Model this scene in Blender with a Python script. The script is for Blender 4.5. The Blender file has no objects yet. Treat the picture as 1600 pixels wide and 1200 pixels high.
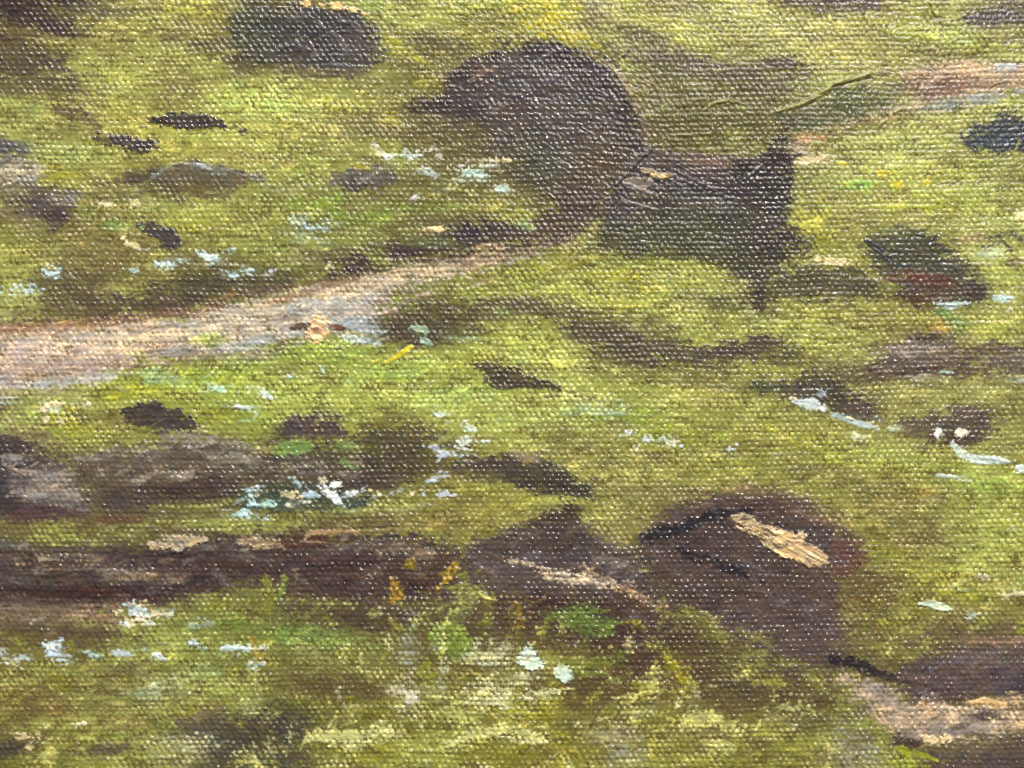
import bpy, math
import numpy as np

# ------------------------------------------------------------------ camera, lights, exposure
PX = 1e-4                     # one photograph pixel on the canvas = 0.1 mm
scene = bpy.context.scene
col = scene.collection

cam_data = bpy.data.cameras.new('camera')
cam = bpy.data.objects.new('camera', cam_data)
col.objects.link(cam)
CAM_D = 0.22
cam.location = (0, -CAM_D, 0)
cam.rotation_euler = (math.radians(90), 0, 0)
cam_data.sensor_width = 36
cam_data.lens = 36 * CAM_D / (1600 * PX)
cam_data.clip_start = 0.005
cam_data.clip_end = 50
scene.camera = cam

world = bpy.data.worlds.new('World')
scene.world = world
world.use_nodes = True
bgn = world.node_tree.nodes['Background']
bgn.inputs[0].default_value = (1.0, 0.985, 0.96, 1)
bgn.inputs[1].default_value = 0.17

def area(name, loc, target, size, power, colr):
    d = bpy.data.lights.new(name, 'AREA')
    d.shape = 'DISK'
    d.size = size
    d.energy = power
    d.color = colr
    o = bpy.data.objects.new(name, d)
    col.objects.link(o)
    o.location = loc
    v = np.array(target) - np.array(loc)
    from mathutils import Vector
    o.rotation_euler = Vector(v).to_track_quat('-Z', 'Y').to_euler()
    return o
area('glint_lamp', (0.38, -1.14, 0.68), (0.02, 0, 0), 0.14, 12.4, (1.0, 0.965, 0.91))
area('glint_lamp', (-0.30, -0.84, 1.16), (0.0, 0, 0), 0.15, 13.4, (1.0, 0.965, 0.91))  # unseen second lamp, added for more sparkles on the weave
area('sheen_fill', (0.10, -1.10, 1.70), (0.0, 0, 0), 0.90, 15.0, (1.0, 0.975, 0.94))  # unseen broad fill light, added for a soft sheen on the crowns

scene.view_settings.view_transform = 'Standard'
scene.view_settings.look = 'None'
scene.view_settings.exposure = 0.0
scene.view_settings.gamma = 1.0
scene.cycles.filter_width = 1.0
scene.cycles.max_bounces = 4
scene.cycles.diffuse_bounces = 2
scene.cycles.glossy_bounces = 2

# ------------------------------------------------------------------ the paint field
M = 141
D = 1.5
xs = np.arange(-M, 1600 + M + D, D, dtype=np.float32)
ys = np.arange(-M, 1200 + M + D, D, dtype=np.float32)
NX, NY = len(xs), len(ys)
X, Y = np.meshgrid(xs, ys)

_tabs = {}
def vnoise(x, y, seed):
    """smooth value noise in -1..1 at lattice spacing 1"""
    if seed not in _tabs:
        _tabs[seed] = np.random.default_rng(seed).uniform(-1, 1, (256, 256)).astype(np.float32)
    t = _tabs[seed]
    xi = np.floor(x).astype(np.int32); yi = np.floor(y).astype(np.int32)
    fx = x - xi; fy = y - yi
    fx = fx * fx * (3 - 2 * fx); fy = fy * fy * (3 - 2 * fy)
    x0 = xi & 255; x1 = (xi + 1) & 255; y0 = yi & 255; y1 = (yi + 1) & 255
    a = t[y0, x0]; b_ = t[y0, x1]; c = t[y1, x0]; d = t[y1, x1]
    return (a + (b_ - a) * fx) * (1 - fy) + (c + (d - c) * fx) * fy

def sstep(a, b_, v):
    t = np.clip((v - a) / (b_ - a), 0, 1)
    return t * t * (3 - 2 * t)

def lin(c):
    c = np.asarray(c, np.float32) / 255.0
    return np.where(c <= 0.04045, c / 12.92, ((c + 0.055) / 1.055) ** 2.4).astype(np.float32)

# plain weave of the linen: weft rows 7.7 px apart, crowns about 9.6 px apart, staggered, uneven yarns
wx = X + 2.4 * vnoise(X / 70, Y / 55, 1) + 1.2 * vnoise(X / 15, Y / 8, 2)
wy = Y + 2.6 * vnoise(X / 130, Y / 90, 3) + 1.15 * vnoise(X / 28, Y / 8, 4) + 0.5 * vnoise(X / 9, Y / 6, 7) + 0.006 * (X - 800) + 0.0000045 * (X - 800) ** 2
rowf = wy / 7.7
row = np.floor(rowf)
rv = rowf - row
rown = row.astype(np.int32)
jit = np.random.default_rng(77).uniform(-.17, .17, 4096)[(rown + 900) & 4095]
ph = wx / 9.6 + 0.5 * (rown & 1) + jit + (rv - .5) * (.3 * vnoise(X / 90, Y / 70, 8) + .15)
crown = np.floor(ph + .5).astype(np.int32)
size = np.random.default_rng(78).uniform(.4, 1.3, (512, 512))[(rown + 200) & 511, (crown + 100) & 511]
cosn = np.cos(2 * np.pi * ph)
# thick paint in the upper middle leaves pimples on the crowns; elsewhere the rows read as ridges
pim = np.clip(.12 + .5 * np.exp(-((X - 950) / 520) ** 2 - ((Y - 130) / 260) ** 2) + .22 * vnoise(X / 140, Y / 90, 9), 0, .62)
weft = np.sin(np.pi * rv) ** .85 * (0.47 - .13 * pim + (0.53 + .24 * pim) * cosn * size)
cf = wx / 4.8
cv = cf - np.floor(cf)
warp = np.sqrt(np.clip(1 - (2 * cv - 1) ** 2, 0, 1)) * (0.46 - 0.30 * cosn)
yarn = 1 + 0.22 * vnoise(X / 17 + 9, row * 0.93, 5) + 0.20 * vnoise(X / 6, Y / 5, 6)
W = np.maximum(weft * yarn, warp)
W = W.astype(np.float32)
# soften a little: primer fills the pores
def blur(a, n=1):
    for _ in range(n):
        a = (np.roll(a, 1, 0) + 2 * a + np.roll(a, -1, 0)) / 4
        a = (np.roll(a, 1, 1) + 2 * a + np.roll(a, -1, 1)) / 4
    return a
W = blur(W, 1)
Wn = np.clip((W - W.min()) / (np.percentile(W, 99) - W.min()), 0, 1)

n_big = vnoise(X / 45, Y / 30, 11)
n_mid = vnoise(X / 16, Y / 9, 12)
n_small = vnoise(X / 6, Y / 3.6, 13)
n_fine = vnoise(X / 3.0, Y / 2.2, 14)
n_edge = 0.45 * vnoise(X / 14, Y / 9, 15) + 0.45 * vnoise(X / 5.5, Y / 4, 16) + 0.4 * vnoise(X / 3, Y / 2.4, 17) + 0.5 * (Wn - .55)

# under-tone of the whole painted meadow, on a 200 px lattice
BASE = [
 [(110,95,60),(160,150,72),(120,112,62),(150,145,68),(158,150,55),(165,158,78),(160,152,72),(150,140,62),(120,108,62)],
 [(140,135,72),(168,160,72),(172,170,78),(130,120,60),(100,88,60),(120,110,52),(125,115,58),(160,150,78),(150,150,68)],
 [(150,142,70),(135,122,65),(130,125,62),(120,115,58),(135,130,55),(150,150,60),(150,145,62),(150,142,65),(158,155,75)],
 [(165,150,105),(158,158,62),(155,165,68),(158,160,70),(160,158,70),(155,155,68),(150,145,65),(145,138,72),(150,142,75)],
 [(120,110,62),(115,102,62),(120,108,55),(140,132,60),(150,140,65),(150,138,70),(145,138,62),(152,145,66),(155,155,65)],
 [(125,112,58),(140,135,65),(128,130,60),(120,112,58),(125,110,50),(118,95,55),(125,105,62),(130,118,60),(135,120,62)],
 [(125,118,52),(150,145,70),(95,85,55),(140,135,55),(140,130,45),(140,130,52),(140,135,55),(130,120,55),(105,88,70)]]
G = lin(BASE)
gx = np.clip((X + 40 * n_big + 22 * n_mid) / 200, 0, 7.999); gy = np.clip((Y + 28 * n_big[::-1, ::-1] + 10 * n_mid) / 200, 0, 5.999)
ix = gx.astype(int); iy = gy.astype(int); fx = (gx - ix)[..., None]; fy = (gy - iy)[..., None]
C = (G[iy, ix] * (1 - fx) + G[iy, ix + 1] * fx) * (1 - fy) + (G[iy + 1, ix] * (1 - fx) + G[iy + 1, ix + 1] * fx) * fy
C = C.astype(np.float32)
H = np.zeros_like(X)          # thickness of paint, in px
FILL = np.full_like(X, 0.12)  # how far the paint drowns the weave
GLOSS = np.zeros_like(X)
PID = np.zeros((NY, NX), np.int32)
parts = [dict(name='painted_meadow', label='olive green meadow ground of the painting with the weave showing through', parent=None)]
cur = [0]

def part(name, label=None, parent=None):
    parts.append(dict(name=name, label=label, parent=parent))
    cur[0] = len(parts) - 1
    return cur[0]
def meadow():
    cur[0] = 0
KEEP = -1

_seed = [100]
def lay(sl, d, colr, a, soft, dry, ang, thick, fill, gloss, var, own, edge):
    """put one patch of paint down; d is the inside distance in px (positive inside)"""
    i0, i1, j0, j1 = sl
    _seed[0] += 1
    k = _seed[0]
    x = X[i0:i1, j0:j1]; y = Y[i0:i1, j0:j1]
    core = sstep(-soft, soft, d)
    ca, sa = math.cos(math.radians(ang)), math.sin(math.radians(ang))
    u = x * ca + y * sa; v = -x * sa + y * ca
    streak = vnoise(u / 34 + k * 3.7, v / 2.6, 20 + k % 7)
    blot = vnoise(u / 15 + k * 1.3, v / 6 + k, 30 + k % 5)
    alpha = core * a
    if dry > 0:
        hold = 0.55 * Wn[i0:i1, j0:j1] + 0.25 * (0.5 + 0.5 * streak) + 0.2 * (0.5 + 0.5 * blot)
        edgeness = 1 - np.clip(d / max(soft * 3, 1), 0, 1)
        thr = dry * (0.45 + 0.55 * edgeness)
        alpha = alpha * sstep(thr - 0.16, thr + 0.16, hold)
    alpha = np.clip(alpha, 0, 1)
    c = lin(colr)
    lum = 1 + var * (0.85 * streak + 0.75 * blot + 0.55 * n_small[i0:i1, j0:j1])
    tint = 0.10 * var / 0.2 * n_mid[i0:i1, j0:j1]
    cc = c[None, None, :] * lum[..., None]
    cc = cc * np.stack([1 + tint, 1 + 0.3 * tint, 1 - tint], -1)
    sub = C[i0:i1, j0:j1]
    sub += (cc - sub) * alpha[..., None]
    H[i0:i1, j0:j1] += thick * alpha * (1 + 0.35 * streak + 0.25 * blot)
    if edge:      # the little wall of paint pushed to the rim of a dab
        H[i0:i1, j0:j1] += edge * np.exp(-((d - 2.0) / 2.0) ** 2) * alpha
    f = FILL[i0:i1, j0:j1]
    f += (fill - f) * alpha
    g = GLOSS[i0:i1, j0:j1]
    g += (gloss - g) * alpha
    if own is not None:
        P = PID[i0:i1, j0:j1]
        P[core * min(1, a * 1.4) > 0.5] = own

def box(x0, y0, x1, y1):
    j0 = max(0, int((x0 + M) / D)); j1 = min(NX, int((x1 + M) / D) + 2)
    i0 = max(0, int((y0 + M) / D)); i1 = min(NY, int((y1 + M) / D) + 2)
    return i0, i1, j0, j1

def b(x, y, rx, ry, ang, colr, a=1.0, soft=None, dry=0.35, rag=None, thick=0.3, fill=0.25, gloss=0.0, var=0.2, own=KEEP, edge=0):
    m = max(rx, ry) * 1.5 + 12
    sl = box(x - m, y - m, x + m, y + m)
    i0, i1, j0, j1 = sl
    if i1 <= i0 or j1 <= j0: return
    xx = X[i0:i1, j0:j1] - x; yy = Y[i0:i1, j0:j1] - y
    ca, sa = math.cos(math.radians(ang)), math.sin(math.radians(ang))
    u = (xx * ca + yy * sa) / rx; v = (-xx * sa + yy * ca) / ry
    r = np.sqrt(u * u + v * v)
    mn = min(rx, ry)
    d = (1 - r) * mn
    if rag is None: rag = mn * 0.45
    d = d + rag * n_edge[i0:i1, j0:j1] * 1.3
    if soft is None: soft = max(1.2, mn * 0.25)
    lay(sl, d, colr, a, soft, dry, ang, thick, fill, gloss, var, cur[0] if own == KEEP else own, edge)

def p(pts, colr, a=1.0, soft=4, dry=0.3, rag=6, ang=-4, thick=0.35, fill=0.25, gloss=0.0, var=0.2, own=KEEP, edge=0, smooth=2):
    P = np.array(pts, np.float32)
    for _ in range(smooth):
        nx = np.roll(P, -1, 0)
        P = np.stack([P * 0.75 + nx * 0.25, P * 0.25 + nx * 0.75], 1).reshape(-1, 2)
    m = 16 + soft + rag
    sl = box(P[:, 0].min() - m, P[:, 1].min() - m, P[:, 0].max() + m, P[:, 1].max() + m)
    i0, i1, j0, j1 = sl
    x = X[i0:i1, j0:j1]; y = Y[i0:i1, j0:j1]
    best = np.full(x.shape, 1e9, np.float32); ins = np.zeros(x.shape, bool)
    Q = np.roll(P, -1, 0)
    for (ax, ay), (bx, by) in zip(P, Q):
        ex, ey = bx - ax, by - ay
        L = ex * ex + ey * ey + 1e-9
        t = np.clip(((x - ax) * ex + (y - ay) * ey) / L, 0, 1)
        dd = (x - ax - t * ex) ** 2 + (y - ay - t * ey) ** 2
        np.minimum(best, dd, out=best)
        if ay != by:
            c = ((ay > y) != (by > y)) & (x < ex * (y - ay) / ey + ax)
            ins ^= c
    d = np.sqrt(best) * np.where(ins, 1, -1)
    d = d + rag * n_edge[i0:i1, j0:j1] * 1.3
    lay(sl, d, colr, a, soft, dry, ang, thick, fill, gloss, var, cur[0] if own == KEEP else own, edge)

def s(pts, w, colr, a=1.0, soft=1.5, dry=0.3, rag=2.0, thick=0.5, fill=0.35, gloss=0.0, var=0.2, own=KEEP, edge=0):
    P = np.array(pts, np.float32)
    ws = np.linspace(0, 1, len(P))
    w0 = np.array(w if hasattr(w, '__len__') else [w] * len(P), np.float32) / 2
    m = w0.max() + 14
    sl = box(P[:, 0].min() - m, P[:, 1].min() - m, P[:, 0].max() + m, P[:, 1].max() + m)
    i0, i1, j0, j1 = sl
    if i1 <= i0 or j1 <= j0: return
    x = X[i0:i1, j0:j1]; y = Y[i0:i1, j0:j1]
    d = np.full(x.shape, -1e9, np.float32)
    for k in range(len(P) - 1):
        ax, ay = P[k]; bx, by = P[k + 1]
        ex, ey = bx - ax, by - ay
        t = np.clip(((x - ax) * ex + (y - ay) * ey) / (ex * ex + ey * ey + 1e-9), 0, 1)
        r = np.sqrt((x - ax - t * ex) ** 2 + (y - ay - t * ey) ** 2)
        np.maximum(d, w0[k] + (w0[k + 1] - w0[k]) * t - r, out=d)
    d = d + rag * n_edge[i0:i1, j0:j1] * 1.3
    ang = math.degrees(math.atan2(P[-1][1] - P[0][1], P[-1][0] - P[0][0]))
    lay(sl, d, colr, a, soft, dry, ang, thick, fill, gloss, var, cur[0] if own == KEEP else own, edge)

def dab(x, y, rx, ry, ang, colr, label=None, parent=None, name='paint_dab', thick=1.0, dry=0.34, a=0.97, rag=None, soft=1.0, fill=0.75, edge=0.5, var=0.16, gloss=0.3):
    k = part(name, label, parent)
    b(x, y, rx, ry, ang, colr, a=a, soft=soft, dry=dry, rag=min(rx, ry) * 0.62 if rag is None else rag, thick=thick, fill=fill, edge=edge, var=var, gloss=gloss)
    meadow()
    return k
def stroke(pts, w, colr, label=None, parent=None, name='paint_stroke', thick=0.9, dry=0.15, a=0.95, rag=1.5, soft=1.2, fill=0.7, edge=0.4, var=0.18, gloss=0.3):
    k = part(name, label, parent)
    s(pts, w, colr, a=a, soft=soft, dry=dry, rag=rag, thick=thick, fill=fill, edge=edge, var=var, gloss=gloss)
    meadow()
    return k
def patch(pts, colr, label=None, parent=None, name='paint_patch', **kw):
    k = part(name, label, parent)
    p(pts, colr, **kw)
    meadow()
    return k
def gpatch(x, y, rx, ry, ang, colr, a=0.9, dry=0.55, name='grass_stroke', **kw):
    """a broad brush mark of grass, its own part"""
    part(name)
    kw.setdefault('soft', min(rx, ry) * 0.34); kw.setdefault('rag', min(rx, ry) * .7); kw.setdefault('var', .26)
    b(x, y, rx, ry, ang, colr, a=a, dry=dry, **kw)
    meadow()
def tone(x, y, rx, ry, ang, colr, a=0.6, dry=0.36, **kw):
    a = min(1, a * 1.3); rx *= 1.12; ry *= 1.2
    """soft change of tone scumbled into whatever is there"""
    kw.setdefault('soft', min(rx, ry) * 0.5); kw.setdefault('rag', min(rx, ry) * .45); kw.setdefault('var', .24)
    kw.setdefault('thick', 0.1); kw.setdefault('fill', 0.15)
    b(x, y, rx, ry, ang, colr, a=a, dry=dry, own=None, **kw)
def ton(pts, w, colr, a=0.7, **kw):
    kw.setdefault('soft', 3); kw.setdefault('thick', 0.2)
    s(pts, w, colr, a=a, own=None, **kw)

# ------------------------------------------------------------------ grass passages
exec_grass = [
 (300,22,60,26,0,(178,168,62)),(120,50,60,14,-12,(182,170,78)),(60,62,60,10,10,(188,176,70)),(170,48,40,14,5,(190,180,90)),
 (260,90,110,40,-3,(172,164,80)),(210,130,120,30,-3,(170,160,76)),(90,118,36,7,8,(185,172,66)),
 (380,150,70,18,-12,(180,188,88)),(440,165,46,20,-4,(188,204,92)),(530,160,80,22,3,(172,168,72)),(470,205,110,24,0,(166,158,76)),
 (60,170,80,25,4,(158,160,80)),(100,240,70,22,0,(150,160,82)),(80,275,40,20,0,(165,152,40)),(300,225,100,18,3,(165,155,68)),
 (200,190,60,12,3,(170,156,70)),(480,262,36,24,-8,(132,160,52)),(440,255,40,16,0,(160,165,70)),(640,160,40,12,0,(170,158,68)),
 (620,70,22,10,25,(176,168,44)),(650,90,24,9,30,(182,172,46)),(670,125,30,16,10,(170,158,44)),(612,186,22,14,0,(182,172,58)),
 (700,30,120,30,3,(146,140,62)),(780,15,90,22,4,(150,148,50)),(850,20,60,22,6,(176,162,34)),(880,50,55,14,16,(168,152,34)),
 (1000,20,90,26,3,(168,162,66)),(1060,50,90,22,10,(164,158,70)),(1160,40,70,34,10,(172,166,84)),(1260,55,90,26,-4,(176,166,84)),
 (1290,95,60,18,-4,(168,150,66)),(1420,50,70,22,8,(152,150,50)),(1440,15,24,16,0,(150,150,44)),(1500,60,60,16,14,(160,172,84)),
 (1540,75,70,14,2,(156,152,64)),(975,92,14,10,25,(190,170,30)),(1065,135,36,8,4,(130,150,50)),(1140,205,60,16,8,(140,132,44)),
 (1080,220,60,14,4,(118,110,40)),(1110,160,40,10,-12,(140,128,60)),(1190,225,26,12,-4,(140,132,36)),
 (1500,170,60,12,-10,(160,164,56)),(1440,225,90,20,-2,(150,150,66)),(1520,260,80,18,0,(158,162,66)),(1420,270,70,16,4,(166,160,54)),
 (1330,285,50,14,4,(140,166,62)),(1530,310,80,22,0,(164,166,68)),(1440,320,80,16,0,(166,166,60)),(1270,275,30,14,0,(126,124,66)),
 (1262,345,34,30,-20,(188,174,56)),(1285,375,24,16,0,(160,158,48)),(1340,345,36,12,4,(146,132,62)),(1560,350,50,14,0,(172,170,90)),
 (1560,420,40,20,0,(150,150,60)),(1310,490,60,18,3,(160,152,60)),(1240,500,50,22,0,(152,152,52)),(1400,505,90,18,0,(168,158,52)),
 (1540,510,60,22,0,(164,164,66)),(1260,540,60,16,0,(150,148,44)),(1470,505,40,10,4,(168,150,58)),
 (140,320,60,14,0,(150,140,48)),(60,390,70,30,0,(152,146,66)),(180,352,30,9,6,(140,180,90)),(320,345,60,22,0,(146,136,40)),
 (300,352,14,10,0,(160,150,20)),(235,410,50,14,4,(166,158,68)),(240,440,30,20,10,(164,154,70)),(60,430,70,24,0,(156,152,66)),
 (60,480,70,16,0,(140,136,74)),(430,345,40,24,0,(140,142,60)),(500,315,70,18,0,(126,140,44)),(560,340,70,16,0,(120,136,40)),
 (680,325,60,14,0,(126,138,44)),(430,415,40,12,0,(134,142,56)),(560,395,16,20,20,(140,136,48)),(800,325,50,20,10,(150,142,62)),
 (420,390,30,10,0,(130,150,70)),(480,370,36,12,8,(140,150,110)),
 (760,460,60,20,-18,(150,160,52)),(830,430,50,20,-24,(150,152,52)),(900,395,50,16,-38,(166,152,74)),(960,430,50,18,0,(166,158,52)),
 (1020,440,52,28,10,(164,156,40)),(1060,470,50,26,20,(172,166,74)),(990,470,60,20,0,(164,160,66)),(1100,500,60,14,3,(160,152,46)),
 (880,460,60,20,0,(160,160,62)),(850,540,80,26,4,(172,172,72)),(900,570,70,22,6,(182,182,86)),(1000,590,80,14,3,(158,160,74)),
 (1150,600,60,16,2,(150,160,74)),(640,470,34,9,0,(138,150,56)),
 (470,560,90,26,-8,(152,170,62)),(540,545,70,16,-6,(156,172,66)),(620,580,90,24,-10,(158,172,74)),(700,620,110,24,-10,(158,174,84)),
 (560,625,90,18,-10,(160,160,68)),(800,655,100,22,-6,(156,168,78)),(870,690,80,20,-4,(162,162,72)),(720,560,40,14,0,(166,162,64)),
 (400,590,90,18,-6,(156,166,60)),(250,595,60,14,-10,(150,166,56)),(205,612,50,12,-14,(166,164,44)),(330,650,60,20,-6,(150,146,48)),
 (60,640,60,24,6,(150,158,66)),(120,670,60,24,10,(156,156,54)),(100,645,40,14,0,(166,158,50)),(170,690,50,12,0,(146,136,66)),
 (960,650,70,22,-8,(140,156,46)),(1060,685,70,18,6,(140,150,40)),(1100,620,90,20,3,(166,156,76)),(1000,735,110,26,5,(156,148,70)),
 (930,790,50,26,-10,(164,158,76)),(980,770,40,20,30,(170,162,92)),(1160,720,80,22,3,(152,148,62)),(900,720,40,18,-10,(168,162,70)),
 (1240,690,70,22,3,(160,154,48)),(1330,710,80,22,3,(154,154,60)),(1300,760,80,20,3,(154,150,66)),(1440,730,70,20,3,(150,150,60)),
 (1540,760,60,18,8,(140,160,64)),(1500,800,60,16,6,(150,156,56)),(1440,770,40,12,0,(164,140,62)),(1370,800,60,22,4,(158,152,76)),
 (1560,830,50,20,0,(166,164,76)),(1400,860,80,22,2,(154,142,48)),(1520,870,90,20,2,(160,156,70)),(1440,900,90,18,0,(160,148,52)),
 (1580,700,40,30,0,(146,138,70)),(1590,600,40,30,0,(150,142,74)),(1400,610,40,12,0,(160,154,80)),(1330,625,36,16,0,(176,166,84)),
 (90,830,50,14,6,(150,156,62)),(150,850,40,10,20,(160,164,80)),(250,815,60,12,0,(134,130,58)),(660,785,80,22,-3,(158,146,52)),
 (770,790,70,20,-3,(160,150,58)),(740,760,60,14,-3,(156,146,56)),(820,775,50,14,0,(170,156,40)),(860,745,30,8,0,(160,150,40)),
 (450,795,70,10,0,(104,100,56)),
 (370,975,34,18,-10,(128,146,58)),(430,935,20,24,20,(128,134,56)),(460,990,70,20,-4,(122,146,66)),(540,1000,60,16,-4,(130,146,66)),
 (340,1010,60,20,-6,(146,152,70)),(250,1000,60,16,0,(130,130,60)),(120,1050,80,20,0,(140,138,64)),(60,1070,60,18,8,(166,158,84)),
 (300,1060,60,18,-10,(160,166,100)),(360,1070,50,22,-20,(160,160,74)),(250,1110,50,14,0,(168,160,96)),(60,1180,80,24,0,(128,124,46)),
 (140,1140,60,16,0,(146,134,58)),(300,1170,60,20,0,(190,182,116)),(220,1160,50,10,-6,(170,160,100)),
 (540,1060,60,18,0,(134,130,54)),(480,1100,60,20,-6,(128,122,46)),(600,1110,60,24,0,(132,124,40)),(560,1175,90,20,0,(148,144,46)),
 (655,1130,50,30,0,(134,124,44)),(720,1110,40,24,-8,(190,182,100)),(780,1095,46,30,20,(192,186,110)),(805,1115,30,40,0,(158,152,36)),
 (840,1105,40,40,0,(150,142,40)),(750,1150,60,14,-10,(200,194,112)),(820,1150,50,10,0,(200,192,124)),(880,1140,30,24,20,(142,132,30)),
 (900,1180,60,18,0,(150,142,40)),(1000,1120,60,30,0,(150,144,62)),(1040,1080,60,16,20,(152,144,66)),(1060,1160,60,24,0,(146,142,52)),
 (1110,1145,44,30,10,(182,174,98)),(1180,1150,60,30,0,(150,142,64)),(1240,1160,60,30,0,(146,146,56)),(1240,1115,50,14,0,(168,160,90)),
 (1130,1185,60,14,0,(150,144,56)),(1350,1185,50,16,0,(146,148,40)),(1410,1190,60,8,8,(150,156,40)),(1000,1175,50,18,0,(160,152,60)),
 (1380,960,70,20,3,(160,154,72)),(1440,985,60,16,2,(166,158,84)),(1560,920,50,14,0,(176,168,92)),(1370,1010,60,18,2,(140,134,58)),
 (1430,1030,40,12,0,(134,132,56)),(1340,940,40,14,0,(150,124,58)),(1500,930,60,16,2,(160,150,50)),(1330,1130,60,16,-10,(158,146,72)),
 (1100,980,70,40,10,(112,98,54)),(1180,1010,60,26,4,(118,104,60)),(1140,1060,80,20,10,(112,92,52)),
]
for (x, y, rx, ry, an, c) in exec_grass:
    gpatch(x, y, rx, ry, an, c)

# ------------------------------------------------------------------ broken scumbles of brown and fresh green all over the meadow
sc1 = vnoise((X + .2 * Y) / 150, (Y - .1 * X) / 48, 71) + .3 * vnoise(X / 40, Y / 12, 72) + .35 * (Wn - .5)
sc2 = vnoise((X + .1 * Y) / 160, (Y - .12 * X) / 55, 73) + .3 * vnoise(X / 40, Y / 12, 74) + .3 * (Wn - .5)
m1 = (sstep(.08, .85, sc1) * .6)[..., None]; m2 = (sstep(.1, .8, sc2) * .5)[..., None]
C += (lin((118, 102, 58)) - C) * m1
C += (lin((174, 178, 84)) - C) * m2
_d = np.random.default_rng(41)
for _ in range(260):
    x = _d.uniform(-60, 1640); y = _d.uniform(-40, 960)
    sl_ = -.16 + .10 * math.sin(x / 310 + y / 170) + _d.normal(0, .06)
    if x < 620 and y < 260: sl_ = _d.choice([-.45, .12])
    if x > 900 and y < 240: sl_ = _d.choice([-.35, .3])
    L = _d.uniform(35, 100)
    c = [(176,178,92),(150,164,70),(114,98,60),(128,112,66),(188,182,100),(150,136,76),(140,134,100),(168,172,80)][_d.integers(0, 8)]
    ton([(x, y), (x + L, y + L * sl_)], _d.uniform(3, 9), c, a=.55, rag=4, dry=_d.uniform(.46, .62), soft=1.8, thick=.35)
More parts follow.
